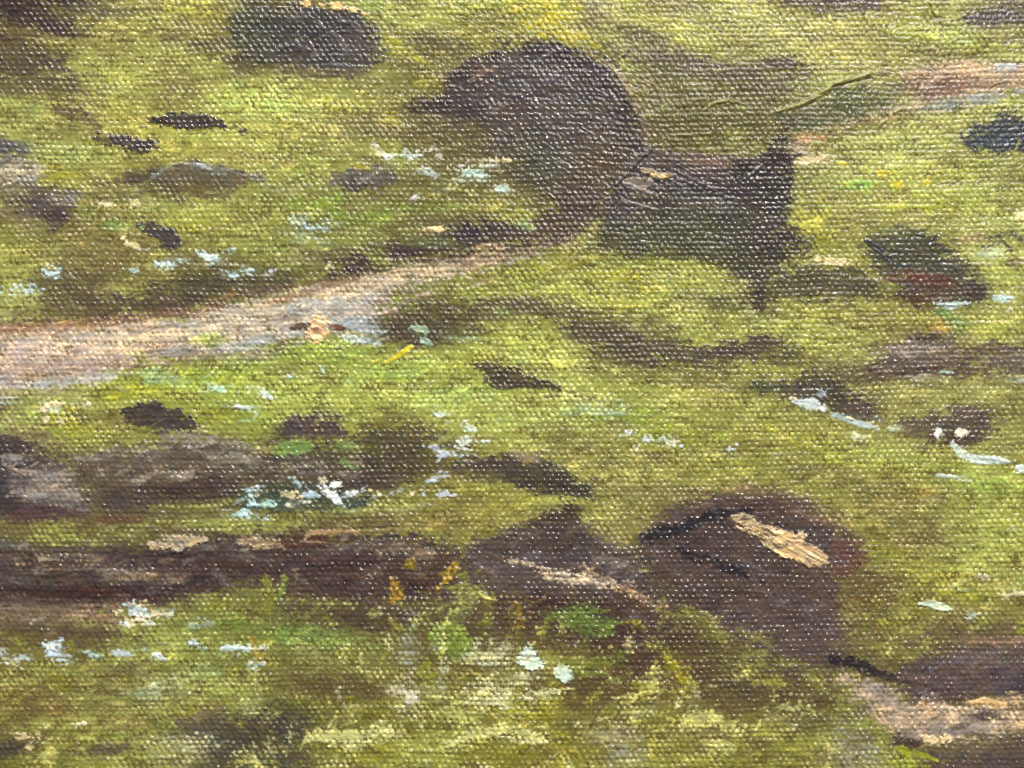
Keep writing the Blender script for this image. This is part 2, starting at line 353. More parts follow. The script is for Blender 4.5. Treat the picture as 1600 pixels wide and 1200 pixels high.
# ------------------------------------------------------------------ soft darker tones in the meadow
for t in [
 (30,15,60,22,10,(64,48,44),.8),(85,40,50,14,18,(70,54,50),.85),(120,5,40,12,0,(66,54,54),.85),(30,95,60,18,0,(100,86,62),.7),(60,130,70,16,0,(110,94,66),.6),
 (160,20,60,10,0,(110,100,66),.7),(330,70,50,14,12,(112,96,60),.7),(690,75,50,18,10,(108,94,52),.7),(640,110,26,10,15,(110,100,52),.5),
 (770,30,40,10,0,(120,108,60),.5),(930,20,26,24,40,(120,108,70),.6),(1000,55,40,12,20,(110,96,66),.6),
 (1060,100,90,16,12,(98,82,68),.75),(1140,115,70,18,8,(104,88,66),.7),(1230,105,36,14,10,(92,76,62),.75),
 (1060,160,60,40,0,(118,106,62),.6),(1040,190,60,40,0,(116,104,56),.6),(1180,170,60,40,0,(112,100,48),.7),(1120,200,80,24,0,(110,100,44),.5),
 (1320,165,70,22,-8,(106,104,66),.7),(1260,190,60,20,-6,(106,98,54),.7),(1400,140,40,12,0,(126,118,74),.5),
 (1450,80,60,10,10,(132,122,66),.5),(1300,60,50,8,-6,(140,128,62),.4),
 (60,320,60,30,10,(110,98,78),.6),(140,395,70,40,0,(128,110,62),.55),(110,440,60,20,0,(112,98,64),.7),(150,480,80,14,8,(104,86,62),.75),
 (270,470,60,16,0,(96,76,60),.8),(330,450,70,20,0,(98,90,60),.8),(310,425,40,14,0,(104,98,60),.6),(300,300,60,14,0,(108,98,58),.6),(420,250,80,10,8,(150,130,70),.5),
 (520,400,60,14,0,(112,100,66),.6),(700,345,50,14,0,(110,98,56),.6),
 (1180,440,40,50,0,(92,82,48),.6),(1300,440,80,20,2,(92,84,54),.85),(1120,470,40,12,10,(104,96,54),.6),
 (1250,560,60,14,0,(120,110,58),.6),(1330,580,50,16,0,(126,114,70),.6),(1360,640,30,24,0,(130,118,72),.5),
 (920,500,60,14,12,(122,108,66),.6),(830,480,70,14,4,(118,106,68),.7),(760,490,60,12,0,(124,110,66),.6),
 (640,520,60,20,0,(96,80,58),.8),(700,505,70,14,0,(104,90,60),.7),
 (950,525,60,18,14,(108,92,64),.75),(1030,545,60,18,8,(102,88,64),.8),(1110,555,60,16,-6,(104,90,66),.75),(1170,540,50,12,-10,(100,82,66),.8),
 (980,560,50,10,8,(96,84,58),.6),(1000,520,60,10,4,(128,114,66),.6),
 (620,690,60,18,0,(104,92,56),.8),(650,720,60,20,0,(96,84,52),.85),(590,740,60,22,0,(86,70,52),.85),(500,730,60,20,0,(96,84,58),.8),(440,720,40,16,0,(96,84,56),.8),
 (720,735,60,14,0,(110,98,54),.7),(620,660,40,16,0,(130,120,58),.6),(170,655,40,12,0,(128,114,64),.6),
 (310,840,60,10,0,(120,110,70),.5),(300,800,60,10,0,(120,108,66),.6),(560,815,80,12,0,(112,92,58),.6),(700,815,60,12,0,(136,118,60),.6),
 (1380,790,50,14,0,(138,124,60),.5),(1430,835,40,16,10,(134,116,70),.5),(1350,920,50,30,0,(128,104,54),.6),
 (560,930,80,22,4,(84,62,52),.8),(640,960,50,26,0,(92,70,56),.7),(470,930,40,16,0,(96,78,58),.6),(540,955,60,14,0,(84,68,54),.6),
 (760,960,60,26,0,(92,74,56),.7),(850,985,60,24,0,(88,72,54),.7),(740,1000,50,20,0,(104,92,56),.6),
 (940,980,60,30,0,(82,62,50),.8),(990,1010,50,30,20,(84,60,50),.8),(1040,1000,60,20,0,(96,76,52),.7),(1080,1050,50,14,10,(100,76,50),.7),
 (920,1070,60,24,0,(112,88,52),.75),(960,1100,60,16,-4,(116,98,60),.6),(860,1060,50,14,0,(116,96,56),.6),(1160,1090,80,20,6,(112,94,58),.7),
 (1220,1060,60,20,0,(96,76,56),.7),(1260,1090,50,18,0,(100,84,56),.6),
 (560,1080,60,10,0,(112,92,54),.6),(510,1065,50,12,0,(116,94,56),.6),(430,1060,60,20,0,(126,116,58),.5),(200,1050,50,14,0,(118,104,64),.6),
 (60,1110,60,14,0,(134,110,56),.6),(40,1090,40,14,0,(128,106,56),.6),(190,1130,60,16,0,(124,106,56),.6),(230,1090,60,14,0,(132,120,60),.5),
 (320,1120,40,20,-20,(124,106,80),.6),(400,1140,80,26,-6,(88,80,60),.85),(360,1165,60,24,20,(92,84,62),.8),(330,1150,60,18,0,(96,90,70),.7),(440,1180,50,24,0,(90,82,66),.8),
 (180,1170,30,8,-4,(110,98,80),.7),(10,1170,20,10,0,(90,80,62),.8),
 (900,1130,30,12,0,(120,108,60),.5),(1000,1060,40,10,-6,(120,106,66),.6),(960,1150,40,14,0,(160,150,110),.5),(1000,1180,30,14,0,(150,144,110),.4),
 (1350,1150,40,12,-6,(126,112,44),.6),(1330,1180,40,20,0,(150,140,104),.6),(1290,1130,50,14,0,(112,98,56),.6),(1370,1110,40,14,10,(104,96,64),.6),
 (1520,980,60,16,0,(124,104,62),.7),(1480,1010,60,14,4,(116,96,62),.7),(1570,1000,40,20,0,(112,92,70),.7),
]:
    tone(*t[:5], t[5], a=t[6])

for t in [
 (230,478,110,15,-3,(84,68,56),.8),(140,468,60,18,10,(96,80,58),.7),(330,448,80,20,-4,(84,76,54),.85),(420,440,50,14,-8,(86,78,56),.75),(110,490,90,10,0,(110,90,62),.6),
 (40,105,90,24,4,(92,78,58),.75),(90,140,90,14,4,(112,98,62),.6),(20,60,40,10,0,(80,64,52),.7),(190,300,70,16,0,(112,100,66),.5),
 (700,485,90,16,4,(96,84,56),.8),(820,482,80,12,6,(104,92,60),.75),(940,520,70,16,16,(92,78,56),.85),(1040,552,70,18,6,(86,74,56),.85),(1150,548,80,14,-10,(88,72,58),.85),(1210,556,40,16,0,(96,84,60),.7),(1000,500,60,8,10,(120,108,62),.6),
 (640,510,50,24,0,(84,70,54),.9),(600,478,20,20,0,(100,92,58),.7),(690,520,60,10,0,(90,76,56),.8),
 (1110,190,110,44,0,(96,88,42),.62),(1040,130,40,50,-20,(108,98,56),.5),(1180,130,80,18,6,(98,84,58),.65),(1320,170,90,30,-6,(96,94,58),.7),
 (380,1160,110,36,-6,(80,72,56),.85),(440,1140,40,40,20,(76,68,54),.7),(300,1140,40,16,0,(98,90,70),.7),(20,1165,40,14,0,(80,70,56),.8),(160,1168,50,8,-6,(98,86,66),.6),
 (620,700,100,30,0,(84,74,50),.75),(560,720,80,30,0,(80,68,52),.75),(470,715,70,20,0,(86,76,54),.75),
 (1000,960,120,50,10,(76,56,46),.75),(900,960,100,30,6,(80,60,50),.75),(1100,1010,110,50,6,(88,68,48),.6),(940,1075,100,24,0,(98,78,46),.7),(1180,1080,120,24,8,(96,78,50),.7),(1000,1040,60,30,20,(86,64,48),.6),
 (560,960,100,22,2,(84,66,52),.7),(760,985,60,40,0,(90,74,52),.6),(820,950,60,30,0,(84,66,52),.7),(520,1070,100,18,0,(104,86,50),.6),(680,960,40,40,0,(88,70,52),.6),
 (100,1000,130,16,0,(98,80,58),.6),(80,1100,110,14,0,(120,100,54),.5),(200,1080,90,14,0,(118,104,58),.5),(1520,1000,90,20,2,(100,82,60),.6),(1350,920,50,50,0,(112,92,52),.6),(1390,1040,60,16,4,(110,96,60),.6),
 (1330,585,60,14,0,(110,98,64),.6),(1480,620,90,8,0,(150,142,80),.4),(1420,835,50,20,20,(126,108,60),.5),(1370,790,60,18,10,(132,118,60),.5)]:
    tone(*t[:5], t[5], a=t[6], dry=.46)
# rough dabs of grass over the brown in the foreground and along the banks
_r = np.random.default_rng(21)
for _ in range(420):
    x = _r.uniform(-60, 1660); y = _r.uniform(930, 1240)
    if x > 1280 and y < 1170 and (y > 1020): continue
    if 1040 < x < 1330 and y < 1010: continue
    c = [(150,142,44),(182,174,92),(124,128,48),(138,128,44),(112,96,50),(112,100,50),(160,152,60)][_r.integers(0, 7)]
    q = _r.uniform(5, 17)
    b(x, y, q * _r.uniform(1, 1.9), q * _r.uniform(.5, .9), _r.normal(-12, 35) + 80 * _r.integers(0, 2), c, a=.8, dry=_r.uniform(.5, .72), own=None, soft=2.5, thick=.25, fill=.2, var=.25)
for _ in range(260):
    x = _r.uniform(-60, 1660); y = _r.uniform(-40, 940)
    c = [(150,156,62),(176,178,92),(132,146,56),(160,150,70),(118,108,56),(104,94,54),(150,166,78),(170,160,64)][_r.integers(0, 8)]
    q = _r.uniform(5, 15)
    b(x, y, q * _r.uniform(1.3, 2.6), q * _r.uniform(.4, .8), _r.normal(-6, 18), c, a=.5, dry=_r.uniform(.5, .7), own=None, soft=3.5, thick=.2, fill=.2, var=.2)

# ------------------------------------------------------------------ the path
path = part('painted_path', 'pale tan and grey path winding from the left edge to the big boulder')
p([(-100,512),(0,507),(100,502),(200,494),(300,484),(400,464),(480,442),(560,422),(640,408),(720,400),(800,388),(860,378),(905,352),(912,362),(870,392),(800,407),(740,422),(690,438),(640,450),(604,470),(592,500),(584,530),(545,527),(500,524),(440,532),(380,546),(320,560),(260,570),(200,577),(160,594),(100,602),(40,607),(-100,620)],
  (188,168,142), dry=0.48, soft=7, rag=11, ang=-9, var=.22, fill=.35)
own = dict(own=None)
for q in [([(-60,520),(60,512),(180,502)],20,(176,124,86),.6),([(180,500),(280,490),(340,480)],12,(156,112,80),.55),([(-60,555),(100,548),(240,535),(330,522)],24,(206,178,154),.8),
          ([(-60,585),(80,580),(200,566)],26,(178,150,128),.75),([(150,540),(260,528),(330,518)],20,(218,190,148),.8),([(20,545),(120,536)],10,(214,184,148),.7),
          ([(300,520),(400,500),(500,470),(600,450)],14,(206,184,148),.7),([(400,480),(500,462),(600,440),(700,420),(780,405)],12,(200,172,130),.8),
          ([(330,550),(420,530),(480,512)],20,(176,172,160),.8),([(460,480),(540,475),(580,470)],26,(178,172,158),.8),([(490,505),(560,505),(585,515)],24,(172,176,172),.85),
          ([(540,528),(570,532),(590,534)],12,(196,206,200),.8),([(260,545),(300,540)],24,(172,162,150),.6),([(40,598),(120,594),(180,588)],12,(182,180,170),.7),([(20,602),(100,600)],10,(190,185,175),.6),
          ([(560,430),(640,425),(700,412)],10,(176,146,104),.7),([(430,470),(500,450),(560,432)],10,(150,116,78),.8),([(480,445),(540,432),(600,420)],9,(140,106,70),.7),([(720,402),(800,392),(870,372)],10,(132,102,72),.7),
          ([(770,398),(850,385)],6,(210,180,136),.6),([(330,470),(370,458)],9,(176,126,78),.7),([(280,555),(340,545)],10,(150,120,106),.6),([(40,575),(90,572)],8,(140,96,72),.6),([(180,575),(300,562)],8,(140,112,84),.5),
          ([(0,595),(30,600)],16,(196,180,170),.7)]:
    ton(q[0], q[1], q[2], a=q[3], dry=.35, rag=3)
for t in [(30,545,110,22,-3,(198,170,146),.5),(60,575,100,16,-3,(186,160,140),.5),(60,510,100,8,-2,(158,116,86),.7),(230,492,90,7,-6,(132,100,78),.7),(400,456,70,7,-14,(128,102,78),.7),(570,418,60,6,-14,(118,92,70),.7),(690,402,60,5,-8,(122,94,72),.6),(592,480,16,30,10,(120,104,80),.6),(600,515,16,16,0,(104,90,68),.6),(300,565,90,6,-8,(140,132,80),.6),(430,540,60,6,-8,(146,146,84),.6)]:
    tone(*t[:5], t[5], a=t[6], dry=.55)
_p = np.random.default_rng(9)
for _ in range(90):
    t_ = _p.uniform(0, 1); x = t_ * 860; yc = 556 - 8 * t_ - 62 * t_ ** 1.6 - 112 * t_ ** 3; hw_ = 46 * (1 - t_) ** .8 + 7
    y = yc + _p.uniform(-1, 1) * hw_; L = _p.uniform(20, 70); sl_ = -.06 - .3 * t_
    c = [(214,190,158),(196,170,144),(150,124,102),(134,106,86),(184,180,172),(222,202,172),(168,128,104),(160,150,138)][_p.integers(0, 8)]
    ton([(x, y), (x + L, y + L * sl_)], _p.uniform(2, 6), c, a=.6, rag=3, dry=_p.uniform(.4, .62), soft=1.5)
for q in [([(-40,506),(90,500),(190,492)],9),([(180,494),(290,480),(350,470)],9),([(340,470),(440,450),(520,432)],9),([(510,432),(600,414),(700,402)],8),([(700,402),(800,388),(870,372)],8)]:
    ton(q[0],q[1],(104,80,62),a=.75,rag=6,dry=.45,soft=2.5)
for q in [([(-40,530),(120,520),(240,508)],7,(206,170,130)),([(60,560),(200,548),(330,530)],8,(204,172,132)),([(-40,596),(60,590),(150,580)],7,(150,120,96)),([(120,572),(240,556),(300,546)],5,(132,106,84))]:
    ton(q[0],q[1],q[2],a=.7,rag=4,dry=.52,soft=2)
for t in [(860,376,50,9,-22,(110,86,66),.8),(810,392,50,7,-10,(126,100,76),.7),(740,408,50,6,-8,(140,114,86),.5)]:
    tone(*t[:5], t[5], a=t[6], dry=.45)
tone(325,530,26,10,-10,(160,166,76),.6); tone(215,553,14,6,0,(160,156,80),.5); tone(400,555,40,8,-6,(150,130,112),.5)
meadow()
fig = part('paint_dab', 'small tan upright paint dab at the edge of the path', path)
b(497,515,17,21,20,(228,186,130),soft=1.2,rag=5,dry=.1,thick=1.3,fill=.8,edge=.6,gloss=.3)
tone(494,514,7,4,10,(186,130,96),.8,dry=0); tone(486,528,9,4,0,(240,206,150),.7,dry=0); tone(505,503,8,5,0,(240,208,160),.7,dry=0)
meadow()
stroke([(456,513),(470,509),(484,507)],[7,9,6],(92,70,60),None,path,dry=.1)
stroke([(518,512),(528,511),(537,512)],[9,11,8],(112,66,46),'dark rust dash beside the tan dab',path,dry=.1)
tone(252,590,30,8,10,(150,168,120),.7)
stroke([(603,567),(622,556),(643,541)],[5,9,5],(212,196,40),'bright yellow slanting brush stroke below the path')
stroke([(582,567),(596,561)],[4,5],(190,170,60))
dab(657,515,15,7,6,(146,168,138),'grey green leaf shaped dab below the path')
dab(664,533,12,6,20,(142,166,140),'grey green dab under the other leaf shaped dab')
dab(722,528,30,6,4,(150,160,112),None,a=.6,thick=.4)
tone(240,583,20,8,0,(150,168,104),.6)

# ------------------------------------------------------------------ boulders, logs and dark patches
DK = dict(gloss=1.0, var=.3, fill=.15, dry=.42)
# rounded boulder, top
k = part('painted_boulder', 'dark grey rounded boulder at the top with pale yellow rim dabs')
p([(362,25),(400,0),(440,6),(470,4),(520,4),(560,12),(588,40),(598,72),(582,104),(552,120),(500,122),(440,112),(400,106),(365,88)],(80,72,66),soft=7.5,rag=9.45,ang=-25,**DK)
tone(400,50,36,44,0,(78,78,60),.8,gloss=1); tone(380,95,24,14,0,(92,80,58),.6,gloss=1); tone(505,55,30,34,-20,(66,58,58),.7,gloss=1); tone(560,90,26,26,0,(88,78,72),.6,gloss=1)
for q in [([(500,40),(530,60),(545,84)],7),([(540,30),(570,56)],6),([(470,70),(500,92)],5),([(455,30),(490,22)],6),([(520,100),(550,104)],5),([(420,80),(470,60)],4)]:
    ton(q[0],q[1],(122,118,118),a=.65,rag=3,dry=.45,thick=.5,gloss=1)
meadow()
for x,y,r in [(482,5,11),(503,10,8),(527,8,12),(552,14,7),(571,22,6)]:
    dab(x,y,r,r*.55,10,(222,190,128),None,k,'highlight_dab')
tone(470,112,90,8,2,(120,108,66),.5)
# big boulder
big = part('painted_boulder', 'largest dark brown boulder standing above the end of the path')
p([(636,165),(690,152),(700,122),(735,92),(790,70),(850,62),(900,70),(940,96),(975,126),(996,160),(1012,200),(1016,236),(988,264),(962,300),(925,330),(880,330),(840,298),(790,272),(740,244),(700,222),(650,190)],(86,73,66),soft=6,rag=8.1,ang=0,**DK)
for t in [(870,85,70,18,8,(66,55,58),.8),(720,120,26,16,-40,(72,60,58),.7),(940,120,26,30,50,(68,56,56),.8),(980,170,20,40,-20,(72,58,54),.7),(740,165,70,20,0,(76,62,60),.7),
          (840,250,60,34,0,(78,78,62),.7),(770,225,60,24,8,(94,82,54),.7),(700,200,50,16,10,(104,92,56),.6),(940,270,50,34,-20,(92,74,52),.7),(820,140,60,20,10,(84,74,72),.6),(880,180,60,30,0,(88,78,70),.5),(720,225,30,12,10,(120,106,60),.5),(660,165,30,9,0,(72,56,52),.8)]:
    tone(*t[:5],t[5],a=t[6],gloss=1)
for q in [([(945,98),(970,120),(988,150)],8,(168,138,104)),([(985,150),(1003,185),(1012,225)],11,(142,118,92)),([(955,105),(966,116)],6,(205,170,130)),
          ([(735,128),(750,114),(775,108)],9,(146,112,86)),([(800,58),(830,62)],7,(140,116,80)),([(920,85),(940,100)],5,(150,122,80))]:
    stroke(q[0],q[1],q[2],None,big,'rim_stroke',thick=.5,fill=.3,a=.75,dry=.45,rag=2.5,edge=.1,gloss=.8)
for q in [([(840,90),(880,72)],5),([(850,130),(890,120)],5),([(930,130),(945,150)],7),([(960,150),(968,175)],6),([(860,150),(840,170)],4),([(870,210),(910,190)],4),([(830,100),(860,82)],4),([(790,100),(820,90)],5)]:
    ton(q[0],q[1],(128,120,118),a=.55,rag=2.5,dry=.5,gloss=1)
meadow()
for t in [(700,225,60,20,14,(112,100,54),.7),(760,262,60,16,12,(112,98,54),.65),(650,185,40,14,10,(120,106,58),.6),(830,300,40,16,30,(104,88,54),.6),(1015,150,18,40,-20,(120,104,66),.5),(1030,215,16,24,0,(112,98,60),.5)]:
    tone(*t[:5],t[5],a=t[6],dry=.5)
_q = np.random.default_rng(5)
def scuff(poly, n, cols, wmin=4, wmax=10, amp=.55):
    P = np.array(poly); cx, cy = P.mean(0); hx = np.ptp(P[:, 0]) / 2; hy = np.ptp(P[:, 1]) / 2
    for _ in range(n):
        a_ = _q.uniform(0, 6.28); r_ = math.sqrt(_q.uniform(0, 1)) * .8
        x = cx + math.cos(a_) * r_ * hx; y = cy + math.sin(a_) * r_ * hy
        L = _q.uniform(10, 30); an = _q.normal(-12, 28)
        ton([(x, y), (x + L * math.cos(math.radians(an)), y + L * math.sin(math.radians(an)))], _q.uniform(wmin, wmax), cols[_q.integers(0, len(cols))], a=amp, rag=5, dry=_q.uniform(.4, .62), gloss=1, thick=.3)
GREY = [(122,112,110), (104,92,90), (66,56,58), (58,48,50), (96,82,66), (132,118,106)]
scuff([(700,100),(980,100),(980,280),(720,270)], 46, GREY)
scuff([(390,10),(580,10),(580,110),(390,110)], 24, GREY)
# painted shadow band under the boulder and above the path
k = part('painted_dark_ground', 'dark brown painted shadow strip between the big boulder and the path')
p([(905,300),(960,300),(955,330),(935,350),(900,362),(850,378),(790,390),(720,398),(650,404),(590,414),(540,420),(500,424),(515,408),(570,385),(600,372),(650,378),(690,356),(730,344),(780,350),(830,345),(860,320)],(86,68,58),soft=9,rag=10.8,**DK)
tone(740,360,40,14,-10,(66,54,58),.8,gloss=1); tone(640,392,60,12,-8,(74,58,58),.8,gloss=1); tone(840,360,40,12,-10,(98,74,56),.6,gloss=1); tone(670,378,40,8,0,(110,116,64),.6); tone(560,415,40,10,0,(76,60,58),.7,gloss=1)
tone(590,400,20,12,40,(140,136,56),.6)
meadow()
dab(682,357,15,5,-4,(232,206,150),'cream dab on the dark shadow strip')
tone(757,385,12,5,-15,(176,140,108),.6,dry=.5); tone(782,388,6,5,0,(184,150,116),.6,dry=.5)
gpatch(822,352,20,9,35,(146,166,104),a=.8); gpatch(815,335,18,9,-10,(140,140,50),a=.8)
# fallen log with upright end
log = part('painted_log', 'dark fallen log with an upright broken end beside the big boulder')
p([(948,300),(960,272),(985,248),(1012,226),(1050,234),(1110,240),(1160,244),(1196,232),(1212,206),(1246,212),(1247,240),(1238,290),(1228,335),(1246,360),(1268,374),(1272,396),(1250,408),(1218,412),(1206,440),(1198,470),(1182,505),(1170,462),(1150,428),(1090,410),(1030,404),(960,406),(932,392),(928,366),(946,340),(940,316)],(74,64,56),soft=5.25,rag=8.1,ang=5,**DK)
for t in [(1110,252,70,10,3,(118,92,80),.75),(1215,260,20,50,8,(60,48,46),.8),(1190,300,60,30,0,(60,52,46),.7),(1070,370,110,30,0,(76,74,50),.8),(1100,330,60,26,0,(80,78,62),.7),(1200,390,50,24,0,(66,56,50),.7),(960,370,30,24,0,(78,70,58),.6),
          (1120,290,50,18,10,(62,50,54),.7),(1180,440,24,40,0,(76,66,50),.7),(1165,265,18,14,0,(50,44,40),.7),(980,330,40,18,10,(88,76,70),.6),(1040,265,40,12,5,(66,56,54),.7),(1130,440,30,12,10,(150,146,66),.5)]:
    tone(*t[:5],t[5],a=t[6],gloss=1)
meadow()
patch([(968,286),(985,276),(1008,278),(1022,284),(1012,296),(1000,302),(985,296)],(122,112,104),'smooth grey flattened paint patch on the log',log,'grey_patch',soft=1.2,rag=2,dry=0,fill=.9,thick=1.0,edge=.5,gloss=1)
stroke([(1003,266),(1018,270),(1032,275),(1050,274)],[7,10,11,5],(206,174,116),'cream impasto stroke on the log end',log,'highlight_stroke',thick=1.4)
stroke([(980,287),(1000,296),(1026,306)],[3,5,4],(152,138,128),None,log,'highlight_stroke',thick=1.4,gloss=1)
stroke([(972,313),(1000,321),(1030,329)],[5,5,3],(136,122,110),None,log,'highlight_stroke',thick=1.2,gloss=1)
stroke([(962,288),(985,266),(1004,244),(1016,234)],[3,4,5,6],(98,92,94),'thin raised silvery paint ridge along the log edge',log,'paint_ridge',thick=2.2,dry=0,gloss=1)
stroke([(1008,280),(1018,266),(1034,284)],[3,3,3],(120,106,96),None,log,'paint_ridge',thick=1.3,gloss=1)
stroke([(1040,292),(1062,280),(1088,290)],[3,4,3],(112,100,94),None,log,'paint_ridge',thick=1.2,gloss=1)
stroke([(1060,270),(1100,288),(1122,300)],[3,4,3],(108,98,94),None,log,'paint_ridge',thick=1.2,gloss=1)
stroke([(1168,276),(1190,258)],[3,3],(112,104,100),None,log,'paint_ridge',thick=1.2,gloss=1)
for x,y,r in [(1175,490,10),(1140,452,9),(1120,462,8),(1150,470,12),(1110,450,8),(1160,440,7)]:
    tone(x,y,r,r*.5,0,(176,170,100),.75,dry=.5)
scuff([(950,260),(1230,250),(1240,400),(950,400)], 40, GREY[1:5] + [(86,84,62)])
for t in [(960,385,44,22,0,(92,88,54),.6),(1060,392,80,16,2,(90,86,50),.6),(1040,352,60,18,0,(88,84,58),.5),(1150,405,50,14,8,(86,80,48),.6),(1010,255,50,12,0,(108,94,86),.5),(1100,275,60,10,6,(96,80,76),.5)]:
    tone(*t[:5], t[5], a=t[6], dry=.5)
for t in [(940,402,30,8,-10,(152,146,66),.7),(1000,410,44,8,0,(150,146,58),.7),(1075,414,40,9,6,(154,150,62),.65),(1135,436,30,9,24,(150,144,62),.65),(1240,395,16,12,0,(160,150,56),.5),(930,360,14,16,0,(142,130,70),.6),(1250,300,9,40,4,(150,146,64),.5),(1205,455,12,24,10,(128,120,60),.6),(1160,480,16,14,0,(146,140,70),.6)]:
    tone(*t[:5], t[5], a=t[6], dry=.62)
# shadow strip and red stained boulder
k = part('painted_shadow', 'dark olive shadow strip between the log and the red stained boulder')
p([(1200,425),(1250,416),(1310,416),(1370,430),(1372,462),(1320,472),(1260,470),(1205,462)],(92,84,58),soft=12,rag=12.15,**DK)
meadow()
red = part('painted_boulder', 'dark boulder with a red brown stain near the right edge')
p([(1352,378),(1380,362),(1420,352),(1462,360),(1490,385),(1515,418),(1540,446),(1534,470),(1500,478),(1460,478),(1418,468),(1388,448),(1362,420)],(86,82,62),soft=6,rag=9.45,ang=30,**DK)
tone(1520,452,24,20,0,(76,62,58),.8,gloss=1); tone(1450,465,50,12,0,(92,68,56),.8,gloss=1); tone(1450,380,40,16,20,(80,76,58),.6,gloss=1); tone(1400,360,30,8,0,(110,110,60),.6)
meadow()
k2 = part('stain_stroke', 'red brown stain across the dark boulder', red)
p([(1368,436),(1385,428),(1410,424),(1425,414),(1445,424),(1480,430),(1500,440),(1480,450),(1440,452),(1400,444)],(104,66,52),soft=5,rag=5,dry=.3,gloss=.8)
meadow()
stroke([(1354,376),(1375,392),(1400,416)],[8,12,8],(66,60,64),None,red,'shadow_stroke',thick=.5,fill=.3,dry=.3,gloss=1)
scuff([(1360,360),(1520,360),(1530,475),(1390,470)], 20, GREY[1:5] + [(96,92,66)])
dab(1305,408,26,6,4,(232,212,158),'cream horizontal dash left of the red stained boulder',dry=.3)
for x,y,rx,ry,c in [(1490,474,24,4,(186,204,190)),(1568,465,13,7,(200,220,214)),(1485,480,8,5,(200,214,204))]:
    dab(x,y,rx,ry,0,c)
dab(1470,488,12,6,10,(96,142,74),'small dark green dab under the red stained boulder',a=.7,thick=.5); tone(1495,505,10,14,-30,(120,150,80),.6); tone(1462,512,16,8,0,(190,150,70),.6)
for q in [([(1545,372),(1570,366),(1592,372)],6),([(1560,368),(1580,392)],6),([(1535,386),(1560,394)],5),([(1580,362),(1596,376)],6)]:
    stroke(q[0],q[1],(92,88,68),None,name='grey_stroke',a=.8,thick=.4,fill=.3,edge=0)
tone(1545,396,20,8,0,(180,188,140),.6); tone(1595,336,10,6,0,(230,215,150),.7); tone(1590,408,16,6,0,(140,110,80),.6); tone(1520,370,20,8,0,(150,122,82),.6)
# right hand rocks
k = part('painted_rock', 'brown rock with a pale top below the red stained boulder')
p([(1362,582),(1385,552),(1420,530),(1450,524),(1482,540),(1510,556),(1516,576),(1480,588),(1420,592),(1370,592)],(108,90,74),soft=7.5,rag=9.45,**DK)
tone(1445,534,26,7,0,(84,66,60),.7,gloss=1); tone(1430,550,36,9,-4,(158,140,122),.6); tone(1470,575,40,10,0,(92,72,62),.7,gloss=1); tone(1420,580,36,8,0,(96,76,66),.6,gloss=1)
meadow()
k = part('painted_rock', 'brown rock cut off by the right edge')
p([(1530,560),(1550,545),(1590,542),(1660,540),(1660,590),(1570,586),(1540,578)],(116,98,80),soft=7.5,rag=9.45,**DK)
tone(1560,546,30,6,0,(98,76,62),.7)
meadow()
tone(1440,562,76,28,-4,(116,94,74),.75,dry=.34); tone(1438,574,70,14,0,(92,70,58),.7,dry=.4); ton([(1368,578),(1392,548),(1424,530),(1452,526),(1484,542),(1512,562)],7,(84,66,54),a=.8,rag=4,dry=.4); tone(1432,549,40,9,-6,(160,140,118),.65,dry=.5); p([(1362,586),(1378,558),(1408,534),(1440,523),(1470,532),(1500,552),(1522,580),(1480,590),(1420,594)],(118,98,80),own=None,soft=5,rag=6,dry=.25,gloss=1,var=.3)
tone(1430,546,38,9,-8,(164,146,124),.7,dry=.45); tone(1450,580,56,8,0,(90,70,58),.7,dry=.4); tone(1446,527,26,5,0,(84,66,56),.7,dry=.35)
tone(1575,566,50,20,0,(116,100,88),.6,dry=.45)
for x,y,rx,ry,c in [(1478,581,14,4,(180,200,180)),(1590,594,16,6,(170,176,160)),(1440,590,30,5,(170,170,130))]:
    dab(x,y,rx,ry,0,c,a=.7,thick=.5)
k = part('painted_rock', 'dark flat rock with white dabs along its lower edge')
p([(1176,606),(1200,598),(1220,590),(1262,580),(1302,590),(1325,610),(1364,630),(1362,655),(1332,662),(1290,646),(1250,634),(1212,620)],(86,76,62),soft=6,rag=10.8,**DK)
tone(1300,612,36,12,10,(78,68,52),.7,gloss=1); tone(1200,606,24,8,10,(84,86,62),.7); tone(1345,640,22,12,20,(100,80,68),.7,gloss=1)
meadow()
dab(1268,632,24,9,14,(204,216,212),'white dab cluster below the dark flat rock',k); dab(1285,616,12,7,20,(176,184,186),None,k,a=.7)
stroke([(1300,648),(1325,656),(1345,662),(1372,670)],[8,9,10,5],(190,206,198),'long pale dash trailing from the dark flat rock')
dab(1326,653,6,4,0,(228,220,180)); dab(1240,622,6,4,0,(210,206,180))
k = part('painted_rock', 'brown rock dotted white at its base, near the right edge')
p([(1398,664),(1430,646),(1480,640),(1510,630),(1546,640),(1560,664),(1542,688),(1495,700),(1450,692),(1420,684)],(102,88,72),soft=7.5,rag=10.8,**DK)
tone(1520,645,36,12,0,(96,80,72),.6,gloss=1); tone(1490,686,36,8,0,(84,64,58),.7,gloss=1); tone(1420,665,30,9,-6,(110,96,72),.6)
meadow()
dab(1467,677,6,8,0,(228,228,222),'small white upright dab on the rock base',k); dab(1500,676,9,8,10,(232,216,196),'cream dab on the rock base',k)
stroke([(1488,694),(1502,710),(1530,720),(1572,722)],[9,14,13,6],(192,208,196),'pale blue green bent stroke below the white dotted rock')
stroke([(1530,712),(1556,716),(1576,722)],[5,8,5],(204,216,204)); dab(1594,732,11,6,0,(206,220,214)); stroke([(1464,742),(1480,744),(1506,746)],[6,6,4],(190,200,186)); dab(1396,670,12,4,0,(196,204,170),a=.7)
tone(1340,682,12,5,20,(190,196,160),.6)
